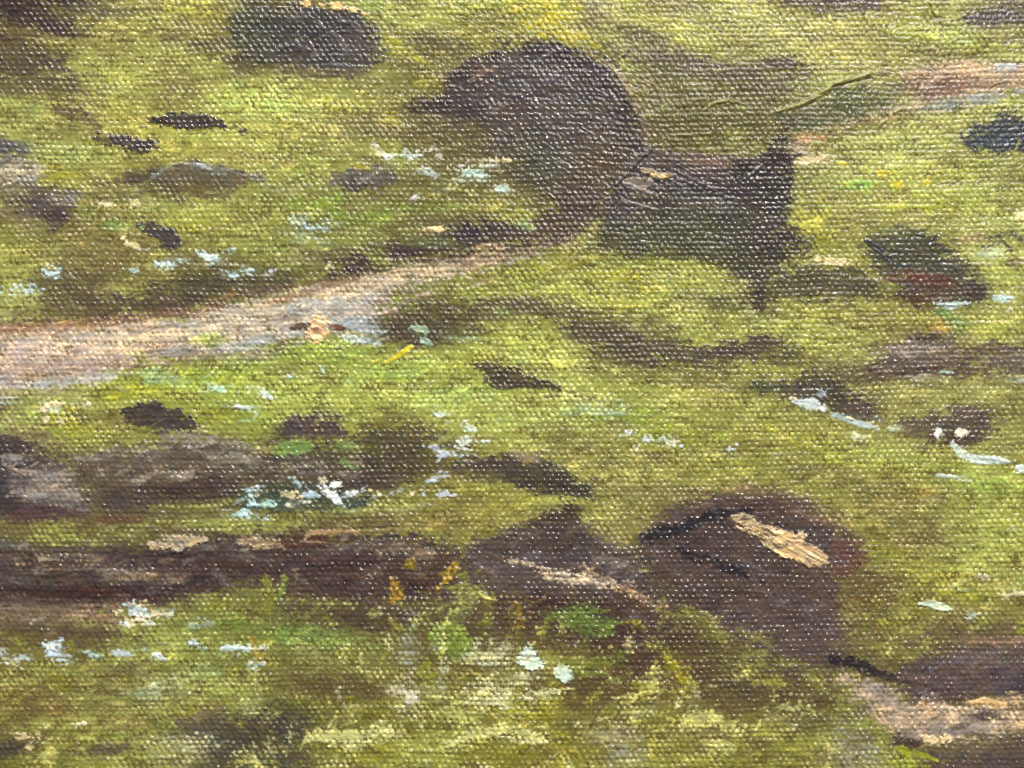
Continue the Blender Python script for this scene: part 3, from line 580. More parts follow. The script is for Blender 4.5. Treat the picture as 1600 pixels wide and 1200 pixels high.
# small dark tufts
for nm, lab, pts, c in [
  ('dark_tuft','dark ragged tuft alone in the meadow below the path',[(736,572),(765,564),(800,572),(840,588),(884,602),(872,612),(830,607),(792,610),(755,600),(762,585)],(84,74,56)),
  ('dark_tuft','dark jagged tuft near the top, between the yellow strokes',[(230,186),(255,181),(272,172),(296,176),(322,176),(350,190),(360,200),(320,204),(270,200),(236,196)],(78,66,60)),
  ('dark_tuft',None,[(370,203),(388,201),(408,206),(400,214),(380,211)],(84,72,64)),
  ('dark_tuft','dark elongated tuft below the jagged one',[(138,213),(168,205),(200,212),(236,218),(251,226),(244,239),(200,234),(165,224)],(78,66,60)),
  ('dark_tuft','blackish slanting tuft among white dabs on the left',[(208,350),(235,346),(262,354),(284,368),(284,388),(258,392),(242,374),(220,362)],(78,70,66)),
  ('dark_tuft','dark blocky tuft with a jagged top, below the path on the left',[(186,640),(200,634),(216,634),(232,622),(248,624),(262,640),(276,634),(290,642),(306,652),(309,668),(290,671),(250,670),(205,669),(196,655)],(80,70,62))]:
    patch(pts,c,lab,name=nm,soft=1.8,rag=5.5,smooth=1,thick=.8,**DK)
tone(250,674,16,4,0,(84,70,64),.7)
ton([(88,172),(120,182),(158,200)],[14,22,16],(116,94,66),a=.8,rag=6); tone(110,175,24,8,10,(108,86,66),.7)
k = part('painted_rock', 'low grey rock with a curved crest on the left')
p([(190,278),(230,264),(262,252),(300,248),(350,256),(396,270),(418,282),(390,288),(345,300),(290,308),(240,294)],(108,96,72),soft=6,rag=8.1,ang=8,**DK)
tone(300,290,50,10,0,(104,90,52),.6); tone(210,278,30,8,-10,(90,78,60),.7,gloss=1)
meadow()
for q in [([(235,280),(262,262),(285,254),(320,262),(352,272)],6,(140,138,122)),([(300,254),(340,260),(400,278)],6,(130,132,120)),([(310,258),(328,264)],6,(172,178,172))]:
    stroke(q[0],q[1],q[2],None,k,'highlight_stroke',a=.75,thick=.7,dry=.3,gloss=.8)
stroke([(270,260),(300,252),(360,262),(404,280)],2.5,(76,66,54),None,k,'shadow_stroke',thick=.1,edge=0)
k = part('painted_rock', 'pale greyish rock at the left edge')
p([(-60,225),(0,222),(30,232),(58,258),(62,285),(40,300),(-60,305)],(124,112,96),soft=10.5,rag=12.15,**DK)
tone(20,268,40,14,0,(178,164,134),.7); tone(10,230,40,12,0,(104,94,92),.7)
meadow()
k = part('painted_rock', 'dark purple rock under the pale left edge rock')
p([(18,312),(45,300),(80,298),(115,306),(112,335),(98,358),(75,352),(60,335),(25,330)],(98,84,76),soft=10.5,rag=12.15,**DK)
tone(90,335,18,16,0,(84,66,66),.7,gloss=1); tone(100,312,24,8,-8,(140,130,118),.6)
meadow()
k = part('painted_rock', 'small grey purple rock left of the big boulder')
p([(512,282),(540,262),(580,255),(610,262),(622,280),(600,292),(560,296),(525,294)],(108,98,90),soft=7.5,rag=8.1,ang=-20,**DK)
tone(555,290,20,8,0,(84,70,60),.7); ton([(560,285),(598,264)],6,(158,154,146),a=.7)
meadow()
tone(405,278,10,8,0,(110,104,94),.6); tone(560,258,16,5,20,(150,140,40),.7)
# left boulder and ledge
k = part('painted_boulder', 'purple brown boulder cut off by the left edge')
p([(-60,672),(0,680),(30,682),(60,696),(100,722),(130,760),(156,798),(140,812),(60,812),(-60,808)],(92,79,72),soft=6,rag=8.1,ang=20,**DK)
tone(20,700,40,14,10,(76,64,60),.7,gloss=1); tone(15,760,36,26,0,(78,68,70),.7,gloss=1); tone(70,765,44,20,0,(150,130,112),.65); tone(110,780,40,14,10,(138,120,102),.6); tone(55,800,60,10,0,(96,66,66),.7,gloss=1); tone(10,785,26,12,0,(66,60,58),.7,gloss=1)
meadow()
for q in [([(20,742),(60,736),(100,744)],12),([(70,764),(120,768)],12),([(20,768),(60,772)],10),([(100,790),(140,796)],9),([(10,722),(50,716)],8)]:
    ton(q[0],np.array(q[1])*1.4,(168,152,138),a=.7,rag=7,dry=.52,soft=3,gloss=.6)
led = part('painted_ledge', 'grey brown rock ledge beside the purple boulder on the left')
p([(100,706),(160,702),(230,692),(280,680),(330,678),(400,692),(470,706),(540,724),(600,738),(640,748),(618,772),(560,782),(450,776),(390,770),(340,782),(250,795),(190,806),(155,796),(130,760)],(104,89,74),soft=9,rag=10.8,ang=-6,**DK)
for t in [(180,720,70,14,0,(106,94,76),.6),(270,770,80,14,0,(76,58,52),.85),(330,750,50,14,0,(80,62,56),.8),(190,780,50,18,0,(88,74,66),.7),(440,740,60,16,0,(94,80,60),.7),(540,755,60,16,0,(82,66,54),.8),(180,810,40,6,0,(110,74,58),.7),(160,745,40,18,0,(100,86,66),.6)]:
    tone(*t[:5],t[5],a=t[6],gloss=.8)
meadow()
for q in [([(150,703),(190,701),(230,705)],9,(156,142,124)),([(255,684),(300,682),(330,690)],11,(140,130,114)),([(195,752),(235,744),(290,742)],12,(150,132,108)),([(330,725),(380,718),(400,728)],14,(142,132,108)),([(350,700),(400,704)],10,(124,112,92)),([(295,697),(310,690)],4,(205,195,180))]:
    stroke(q[0],q[1],q[2],None,led,'highlight_stroke',a=.7,thick=.4,fill=.3,dry=.45,rag=4,edge=0,gloss=.4)
scuff([(110,700),(600,700),(600,780),(120,800)], 60, [(128,116,106), (146,130,110), (100,86,78), (64,52,50), (88,76,56), (110,100,64)], 4, 11, .55)
scuff([(0,690),(150,700),(150,805),(0,805)], 26, [(146,130,116), (120,106,100), (66,56,56), (90,76,74)], 4, 10, .55)
for q in [([(120,716),(200,706),(260,700)],9),([(270,690),(340,686),(390,698)],10),([(330,716),(400,712)],12),([(60,745),(110,748)],14),([(40,775),(120,772)],12),([(210,748),(300,738)],12),([(10,715),(40,712)],10),([(420,730),(480,726)],9),([(500,738),(560,742)],8),([(150,740),(200,734)],8)]:
    ton(q[0], np.array(q[1]) * 1.3, (160,146,130), a=.7, rag=7, dry=.56, soft=3, gloss=.6)
for (x, y, rx, ry) in [(300,792,50,7),(430,760,40,8),(140,690,40,8),(560,700,40,9),(420,700,30,8)]:
    tone(x, y, rx, ry, 3, (136,136,60), .6, dry=.6)
patch([(408,692),(428,668),(458,647),(485,646),(505,636),(532,648),(548,676),(552,692),(500,687),(450,690)],(90,74,70),'purple brown low rock above the ledge',name='painted_rock',soft=6,rag=8.1,**DK)
patch([(612,690),(630,674),(660,670),(690,680),(680,690),(650,692)],(98,86,58),None,name='dark_tuft',soft=6,rag=9.45,**DK)
dab(458,700,26,11,-10,(118,150,72),'bright green dab on the dark rocks left of centre',a=.8,thick=.5,rag=5); dab(540,696,16,6,0,(120,146,84),a=.7,thick=.4); dab(545,724,14,9,20,(118,146,78),a=.7,thick=.4)
# dark log patch in the middle
k = part('painted_log', 'short dark log slanting down right, in the middle of the meadow')
p([(700,718),(755,714),(800,706),(840,710),(872,722),(900,745),(938,770),(922,778),(870,776),(820,766),(800,756),(750,746),(712,738)],(88,78,64),soft=6,rag=8.1,ang=8,**DK)
tone(860,755,60,14,10,(72,64,52),.7,gloss=1); tone(770,722,40,10,0,(96,72,58),.7,gloss=1); tone(740,742,40,8,0,(120,106,60),.6)
meadow()
dab(822,714,24,8,12,(158,138,112),'tan scuffed highlight on the short dark log',k,'highlight_dab',a=.75,thick=.5,dry=.4)
# long log at the lower left
lg = part('painted_log', 'long dark red brown log lying across the lower left')
p([(-60,832),(0,838),(60,852),(120,848),(200,842),(280,830),(360,826),(430,828),(520,826),(600,830),(680,838),(722,852),(732,880),(722,912),(700,940),(640,950),(560,952),(480,940),(420,928),(350,924),(310,940),(250,948),(180,962),(100,975),(0,985),(-60,985)],(88,70,64),soft=10.5,rag=16.2,**DK)
for t in [(120,925,130,10,2,(72,44,40),.85),(300,910,60,16,0,(76,54,52),.85),(340,885,90,12,0,(78,54,48),.7),(560,890,120,20,2,(82,56,50),.7),(680,900,40,26,0,(96,68,52),.6),(60,960,90,14,2,(132,108,84),.75),(100,985,80,10,0,(104,84,64),.7),(40,905,70,12,0,(92,80,66),.7),(460,845,60,8,0,(92,58,48),.7),(30,850,50,10,10,(92,80,60),.6),(560,925,90,12,0,(80,60,54),.7)]:
    tone(*t[:5],t[5],a=t[6],gloss=.8)
for (x,y,r,q,c) in [(170,945,60,8,(134,108,84)),(160,965,36,6,(150,120,90)),(150,990,60,8,(104,84,60))]:
    tone(x,y,r,q,4,c,.7)
meadow()
patch([(222,850),(245,840),(285,836),(325,838),(326,846),(295,856),(270,866),(265,858),(240,860)],(184,164,132),'broad cream knife stroke on the long log',lg,'highlight_stroke',soft=1.2,rag=4,dry=.28,thick=1.5,fill=.85,edge=.6,gloss=.6)
patch([(362,846),(385,838),(420,842),(446,850),(440,860),(415,862),(380,856)],(176,148,110),'tan knife stroke on the long log',lg,'highlight_stroke',soft=1.5,rag=7,dry=.42,thick=1.0,fill=.6,edge=.3,gloss=.5)
stroke([(476,842),(485,832),(530,831),(588,828)],[5,8,6,3],(168,138,104),None,lg,'highlight_stroke',dry=.35)
stroke([(470,846),(520,848)],[4,3],(150,124,100),None,lg,'highlight_stroke',dry=.35)
for q in [([(590,862),(630,855),(672,868)],16,(146,122,98)),([(60,872),(110,868),(150,880)],13,(156,134,98)),([(-40,866),(30,870)],12,(134,116,92)),([(170,903),(220,897),(285,904)],17,(160,134,104)),([(30,878),(60,884)],8,(150,124,96)),([(70,890),(150,892)],10,(142,120,92))]:
    stroke(q[0],np.array(q[1])*1.25,q[2],None,lg,'highlight_stroke',a=.8,thick=.5,fill=.3,dry=.6,rag=8,soft=3,edge=0)
scuff([(0,835),(730,835),(730,945),(0,960)], 90, [(128,116,108), (150,132,108), (104,88,80), (60,46,46), (66,50,48), (142,126,112), (112,92,70)], 4, 11, .6)
for (x, y, rx, ry) in [(110,846,50,8),(200,836,60,7),(40,842,40,6),(330,822,60,6),(330,935,40,10),(520,942,60,10),(640,946,50,9),(420,926,40,12)]:
    tone(x, y, rx, ry, 3, (138,138,60), .6, dry=.6)
for q,c in [([(-40,846),(40,852)],(150,138,124)),([(60,872),(140,866)],(164,146,120)),([(0,898),(70,894)],(146,132,118)),([(110,888),(190,896)],(150,134,114)),([(250,846),(330,852)],(140,128,116)),([(40,965),(150,958)],(160,138,112)),([(-40,952),(30,948)],(150,130,110)),([(360,868),(420,872)],(136,122,110)),([(520,856),(590,850)],(134,118,106)),([(180,960),(230,950)],(146,124,102))]:
    ton(q,13,c,a=.72,rag=8,dry=.58,soft=3,gloss=.6)
for q in [([(-40,858),(60,866),(130,862)],7),([(-40,888),(70,902),(160,890)],8),([(150,915),(260,922),(330,900)],9),([(200,870),(330,866),(460,858)],6),([(-40,918),(90,924),(180,936)],9),([(420,880),(520,884),(600,876)],5),([(540,910),(640,916),(720,908)],5),([(60,940),(150,936)],5)]:
    ton(q[0],q[1],(56,42,42),a=.7,rag=4,dry=.35,gloss=1)
for q in [([(100,856),(160,872)],7),([(300,886),(360,890)],6),([(480,866),(540,860)],7),([(20,930),(90,938)],6),([(560,858),(610,866)],6),([(640,880),(690,884)],6),([(400,872),(440,880)],5)]:
    ton(q[0],q[1],(134,118,108),a=.6,rag=5,dry=.62,gloss=1)
# rock with tan streak
rk = part('painted_rock', 'brown rock with a slanting tan streak, left of the big lower boulder')
p([(716,866),(740,842),(790,822),(850,800),(885,784),(906,786),(908,812),(960,846),(992,868),(1010,905),(1034,950),(1024,985),(1000,1012),(950,1004),(915,975),(870,950),(820,935),(760,930),(722,905)],(94,78,72),soft=7.5,rag=9.45,ang=10,**DK)
for t in [(870,850,60,24,0,(80,64,58),.6),(900,950,100,16,8,(80,54,48),.8),(960,985,50,18,10,(80,54,48),.8),(970,870,40,20,20,(112,98,86),.6),(780,900,60,20,0,(100,84,74),.5),(870,805,40,14,-10,(84,66,52),.7),(1000,940,40,16,30,(94,70,56),.7)]:
    tone(*t[:5],t[5],a=t[6],gloss=1)
meadow()
stroke([(778,872),(820,880),(862,892),(905,900)],[4,10,10,6],(184,160,128),'tan streak across the brown rock',rk,'highlight_stroke',thick=.9,dry=.42,rag=4.5)
stroke([(840,895),(890,906),(940,906),(985,914)],[8,22,18,10],(190,166,134),'broad tan streak low on the brown rock',rk,'highlight_stroke',thick=.7,dry=.5,rag=8,soft=3,fill=.4)
stroke([(945,908),(985,922),(1010,938),(1045,952)],[10,16,14,6],(176,140,104),None,rk,'highlight_stroke',thick=.5,dry=.55,rag=6,soft=2.5,fill=.35)
stroke([(905,886),(912,882),(922,894)],[4,5,4],(176,150,122),None,rk,'highlight_stroke',thick=1.2)
stroke([(750,926),(762,934),(775,938)],[6,7,3],(196,186,100),None,rk,'highlight_stroke')
scuff([(730,830),(1000,830),(1000,950),(740,920)], 34, GREY)
for q,c,w in [([(800,850),(850,830)],(126,112,104),9),([(880,830),(930,850)],(70,56,54),12),([(740,880),(780,900)],(124,108,100),8),([(930,870),(980,885)],(140,126,112),12),([(850,870),(900,880)],(120,106,98),7),([(960,900),(1000,900)],(136,122,112),9),([(880,800),(905,810)],(60,48,46),10)]:
    ton(q,w,c,a=.65,rag=6,dry=.58,gloss=1)
for t in [(740,835,40,10,-20,(140,128,62),.55),(820,808,40,9,-20,(136,124,62),.55),(950,835,40,12,30,(140,128,70),.5)]:
    tone(*t[:5],t[5],a=t[6],dry=.6)
# big lower boulder
bb = part('painted_boulder', 'large round brown boulder with a cream impasto slash, lower right')
p([(988,852),(1010,826),(1045,792),(1080,774),(1140,761),(1200,760),(1250,775),(1302,800),(1342,832),(1356,868),(1326,892),(1312,930),(1322,980),(1334,1030),(1310,1048),(1255,1040),(1200,1025),(1150,1000),(1100,968),(1052,948),(1022,925),(996,890)],(96,77,70),soft=7.5,rag=8.1,ang=15,**DK)
for t in [(1190,790,90,14,6,(88,66,60),.7),(1320,865,26,24,30,(114,80,70),.75),(1270,800,50,12,26,(112,90,74),.6),(1100,840,60,20,-20,(84,62,56),.6),(1220,930,90,40,10,(92,73,66),.6),(1270,1000,60,40,0,(96,78,72),.6),(1080,920,60,20,14,(82,66,58),.6),(1150,768,60,8,-4,(132,106,76),.6),(1200,880,60,14,12,(84,66,58),.5),(1320,890,30,10,-10,(112,76,60),.6)]:
    tone(*t[:5],t[5],a=t[6],gloss=1)
meadow()
for pts,w in [([(1004,838),(1040,832),(1075,820),(1110,806),(1150,796),(1168,798)],[14,20,18,18,14,8]),([(1065,862),(1095,870),(1130,884),(1192,910)],[8,16,18,6]),([(1200,828),(1230,832),(1262,838)],[6,7,4])]:
    stroke(pts,w,(44,39,42),None,bb,'shadow_stroke',thick=.4,fill=.2,dry=.32,rag=7,soft=2.5,edge=0,gloss=1)
cream = part('highlight_slash', 'thick cream impasto slash on the large lower boulder', bb)
p([(1136,806),(1158,802),(1176,808),(1190,820),(1215,824),(1240,836),(1258,832),(1256,846),(1284,858),(1300,878),(1278,888),(1252,880),(1224,872),(1204,862),(1190,842),(1165,826)],(212,180,132),soft=1.2,rag=3.5,dry=0,ang=28,thick=1.8,fill=.95,edge=1.0,gloss=.4,smooth=1)
for q,w,c in [([(1150,822),(1180,836),(1196,852),(1226,870)],3,(242,214,156)),([(1188,824),(1222,834)],6,(236,204,150)),([(1210,842),(1250,866),(1272,876)],4,(238,206,148)),([(1236,848),(1270,868)],3,(240,210,156)),([(1150,808),(1168,808)],8,(226,192,132)),([(1180,832),(1230,840)],3,(150,116,76)),([(1200,850),(1240,862)],3,(170,134,88)),([(1230,846),(1254,848)],2.5,(140,106,72)),([(1160,816),(1200,838),(1216,858)],2.5,(150,116,74)),([(1222,846),(1262,872)],2.2,(146,110,70)),([(1256,852),(1288,874)],2.5,(156,120,78)),([(1240,838),(1258,836),(1252,846)],5,(236,206,160)),([(1262,866),(1292,880)],4,(232,200,144)),([(1176,820),(1206,832)],2.2,(130,98,66))]:
    ton(q,w,c,a=.8,soft=1.2,dry=0,rag=1,thick=.9 if c[0]>200 else -.7)
meadow()
scuff([(1010,790),(1330,790),(1320,1010),(1050,960)], 50, GREY)
for q,c,w in [([(1060,800),(1120,778)],(130,114,104),9),([(1230,790),(1290,816)],(142,118,98),10),([(1150,870),(1210,900)],(120,106,98),7),([(1180,920),(1260,950)],(116,102,96),7),([(1040,880),(1080,910)],(120,108,98),8),([(1090,820),(1130,812)],(66,54,54),12),([(1020,850),(1060,850)],(58,50,50),14),([(1250,960),(1300,990)],(118,104,98),7),([(1130,940),(1200,980)],(112,98,90),8),([(1280,900),(1310,930)],(118,90,78),8),([(1010,830),(1040,815)],(50,46,48),16),([(1140,845),(1180,852)],(120,104,96),5)]:
    ton(q,w,c,a=.65,rag=6,dry=.58,gloss=1)
for t in [(1010,800,26,16,-40,(146,136,70),.6),(1345,835,16,20,40,(134,116,66),.6),(1330,960,22,40,0,(124,110,60),.55),(1320,1010,20,20,0,(120,106,66),.5),(1090,975,50,12,16,(124,116,56),.6),(1180,1020,60,12,12,(116,104,56),.6),(1100,768,50,9,-12,(140,122,74),.6),(1230,768,40,8,16,(146,126,82),.6)]:
    tone(*t[:5],t[5],a=t[6],dry=.6)
for x,y,r in [(1300,806,16),(1285,796,12),(1322,822,12),(1310,834,9)]:
    tone(x,y,r,r*.5,25,(166,144,88),.75,dry=.5)
stroke([(1296,1028),(1330,1034),(1360,1048),(1400,1060),(1450,1072)],[10,20,20,14,8],(48,43,47),'black slanting shadow stroke at the foot of the large boulder',None,'shadow_stroke',thick=.5,fill=.3,dry=.25,rag=5,edge=0,gloss=1)
# lower right ledge and path
le = part('painted_ledge', 'purple brown ledge cut off by the right edge, low in the picture')
p([(1390,1062),(1410,1036),(1460,1014),(1520,1004),(1700,1002),(1700,1096),(1560,1092),(1500,1100),(1450,1098),(1420,1080)],(104,84,78),soft=9,rag=10.8,**DK)
tone(1540,1030,60,14,0,(118,98,90),.6); tone(1590,1070,40,14,0,(70,62,66),.7,gloss=1); tone(1460,1085,50,10,8,(92,68,64),.7,gloss=1); tone(1560,1000,60,5,0,(160,124,96),.7)
meadow()
k = part('painted_path', 'tan sandy path patch in the lower right corner')
p([(1305,1048),(1350,1058),(1400,1086),(1450,1104),(1500,1102),(1540,1094),(1600,1092),(1700,1092),(1700,1142),(1600,1146),(1560,1150),(1500,1164),(1450,1164),(1420,1146),(1390,1130),(1360,1112)],(166,144,120),soft=10,rag=14,dry=.5,var=.3,fill=.3)
for t in [(1380,1085,40,12,30,(170,148,128),.7),(1450,1120,60,14,0,(206,170,130),.7),(1480,1140,50,10,0,(164,144,126),.7),(1540,1120,30,10,0,(100,84,78),.8),(1560,1098,40,7,0,(210,172,116),.8),(1595,1130,40,12,0,(216,180,136),.8),(1470,1106,40,5,6,(226,190,150),.7),(1400,1130,30,10,0,(190,160,124),.6),(1430,1150,40,8,0,(160,136,116),.6)]:
    tone(*t[:5],t[5],a=t[6])
meadow()
scuff([(1420,1010),(1640,1005),(1640,1090),(1430,1090)], 34, [(128,112,110), (112,94,92), (72,60,62), (146,128,116), (90,72,70)], 4, 10, .55)
scuff([(1330,1060),(1640,1095),(1640,1140),(1420,1160)], 46, [(222,192,154), (150,128,114), (120,100,92), (200,172,140), (96,78,72), (170,150,136)], 3, 9, .65)
dab(1458,1157,17,8,12,(238,216,166),'cream dab on the lower edge of the corner path',k); dab(1478,1152,10,6,0,(236,212,160),None,k); stroke([(1510,1098),(1540,1094),(1570,1100)],[6,10,5],(222,184,128),None,k,'highlight_stroke')
k = part('painted_dark_ground', 'dark brown soil along the bottom right corner')
p([(1385,1145),(1420,1152),(1450,1170),(1500,1168),(1560,1154),(1700,1148),(1700,1300),(1440,1300),(1460,1200),(1420,1178)],(94,76,66),soft=9,rag=10.8,**DK)
tone(1420,1160,30,8,20,(84,64,56),.7); tone(1560,1185,60,14,0,(100,86,78),.5); tone(1510,1172,40,8,0,(120,104,80),.5)
meadow()
stroke([(1405,1172),(1440,1180),(1476,1192)],[14,10,3],(146,150,40),'yellow green grass stroke in the bottom right',None,'grass_stroke',dry=.3,rag=4,thick=.5)
# top edge rocks
patch([(1180,0),(1260,14),(1330,22),(1385,18),(1385,-60),(1180,-60)],(106,90,80),'purple brown rock along the top edge',name='painted_rock',soft=6,rag=8.1,**DK)
patch([(1495,28),(1540,8),(1600,4),(1700,0),(1700,34),(1600,38),(1540,42),(1505,40)],(96,84,80),'dark rock in the top right corner',name='painted_rock',soft=7.5,rag=8.1,**DK)
patch([(1496,222),(1502,202),(1545,188),(1560,178),(1620,176),(1700,180),(1700,242),(1590,242),(1540,236),(1510,236)],(74,70,70),'dark bluish oval boulder cut off by the right edge',name='painted_boulder',soft=6,rag=8.1,**DK)
tone(1540,215,40,14,0,(74,82,84),.5,gloss=1)
tp = part('painted_path', 'pink tan path running off the upper right edge')
p([(1398,112),(1450,102),(1520,104),(1600,96),(1700,94),(1700,138),(1600,142),(1545,150),(1480,160),(1440,172),(1380,186),(1310,208),(1255,232),(1246,222),(1300,198),(1390,176),(1440,156),(1416,132)],(170,142,106),soft=6,rag=8,ang=-8,fill=.3)
tone(1470,133,50,14,-4,(136,100,76),.85); tone(1520,108,60,10,0,(192,160,120),.7); tone(1570,106,16,6,0,(190,190,185),.7); tone(1520,156,80,7,-10,(150,148,134),.75); tone(1400,180,40,6,-12,(166,146,90),.6); tone(1300,205,50,9,-14,(130,116,64),.7)
meadow()
dab(1262,216,24,8,4,(192,142,92),'orange tan dab at the foot of the upper right path',tp,a=.75,thick=.4,dry=.35)
dab(1268,250,32,9,-8,(216,192,146),'cream broken dash beside the log end',a=.8,dry=.35,thick=.6)
tone(1250,232,20,8,0,(170,146,110),.7)
stroke([(1212,174),(1250,164),(1278,150),(1302,132),(1330,124),(1358,116)],[3,6,7,6,6,3],(146,142,80),'long raised olive paint ridge near the upper right path',None,'paint_ridge',thick=3.2,dry=0,fill=.9,edge=.6,soft=2)
stroke([(1300,136),(1330,128),(1362,122)],[2,3,2],(88,78,44),None,None,'dark_groove',thick=-1.2,dry=0,edge=0)  # shade line below the raised ridge, painted dark and cut slightly in
stroke([(1100,172),(1118,160),(1140,158),(1162,162)],[3,4,4,3],(146,134,72),'short raised olive paint ridge right of the big boulder',None,'paint_ridge',thick=2.4,dry=0,fill=.8)
stroke([(1374,196),(1388,186),(1396,174),(1408,172)],[3,4,4,2],(156,140,92),None,None,'paint_ridge',thick=2.4,dry=0,fill=.8)
stroke([(1540,144),(1552,132),(1574,128)],[2,4,2],(140,116,78),None,None,'paint_ridge',thick=2.2,dry=0)
stroke([(1452,8),(1458,26),(1476,29),(1492,28)],[2,3,3,2],(84,74,44),None,None,'dark_groove',thick=-1.4,dry=0,edge=0)
for x,y,rx,ry,an in [(1378,272,14,6,0),(1404,287,12,8,-20),(1448,284,6,9,10),(1320,288,5,5,0),(1316,256,6,4,0)]:
    dab(x,y,rx,ry,an,(206,190,48),None,name='yellow_dab',a=.85,thick=.7)
gpatch(1345,290,40,8,6,(132,168,70),a=.7)
for x,y,rx,ry in [(900,10,10,5),(862,25,9,5),(822,40,9,4),(880,62,9,4),(915,60,8,4),(845,55,8,4),(805,12,9,4),(930,72,8,4)]:
    dab(x,y,rx,ry,30,(184,168,30),None,name='yellow_dab',a=.75,thick=.5,dry=.3)

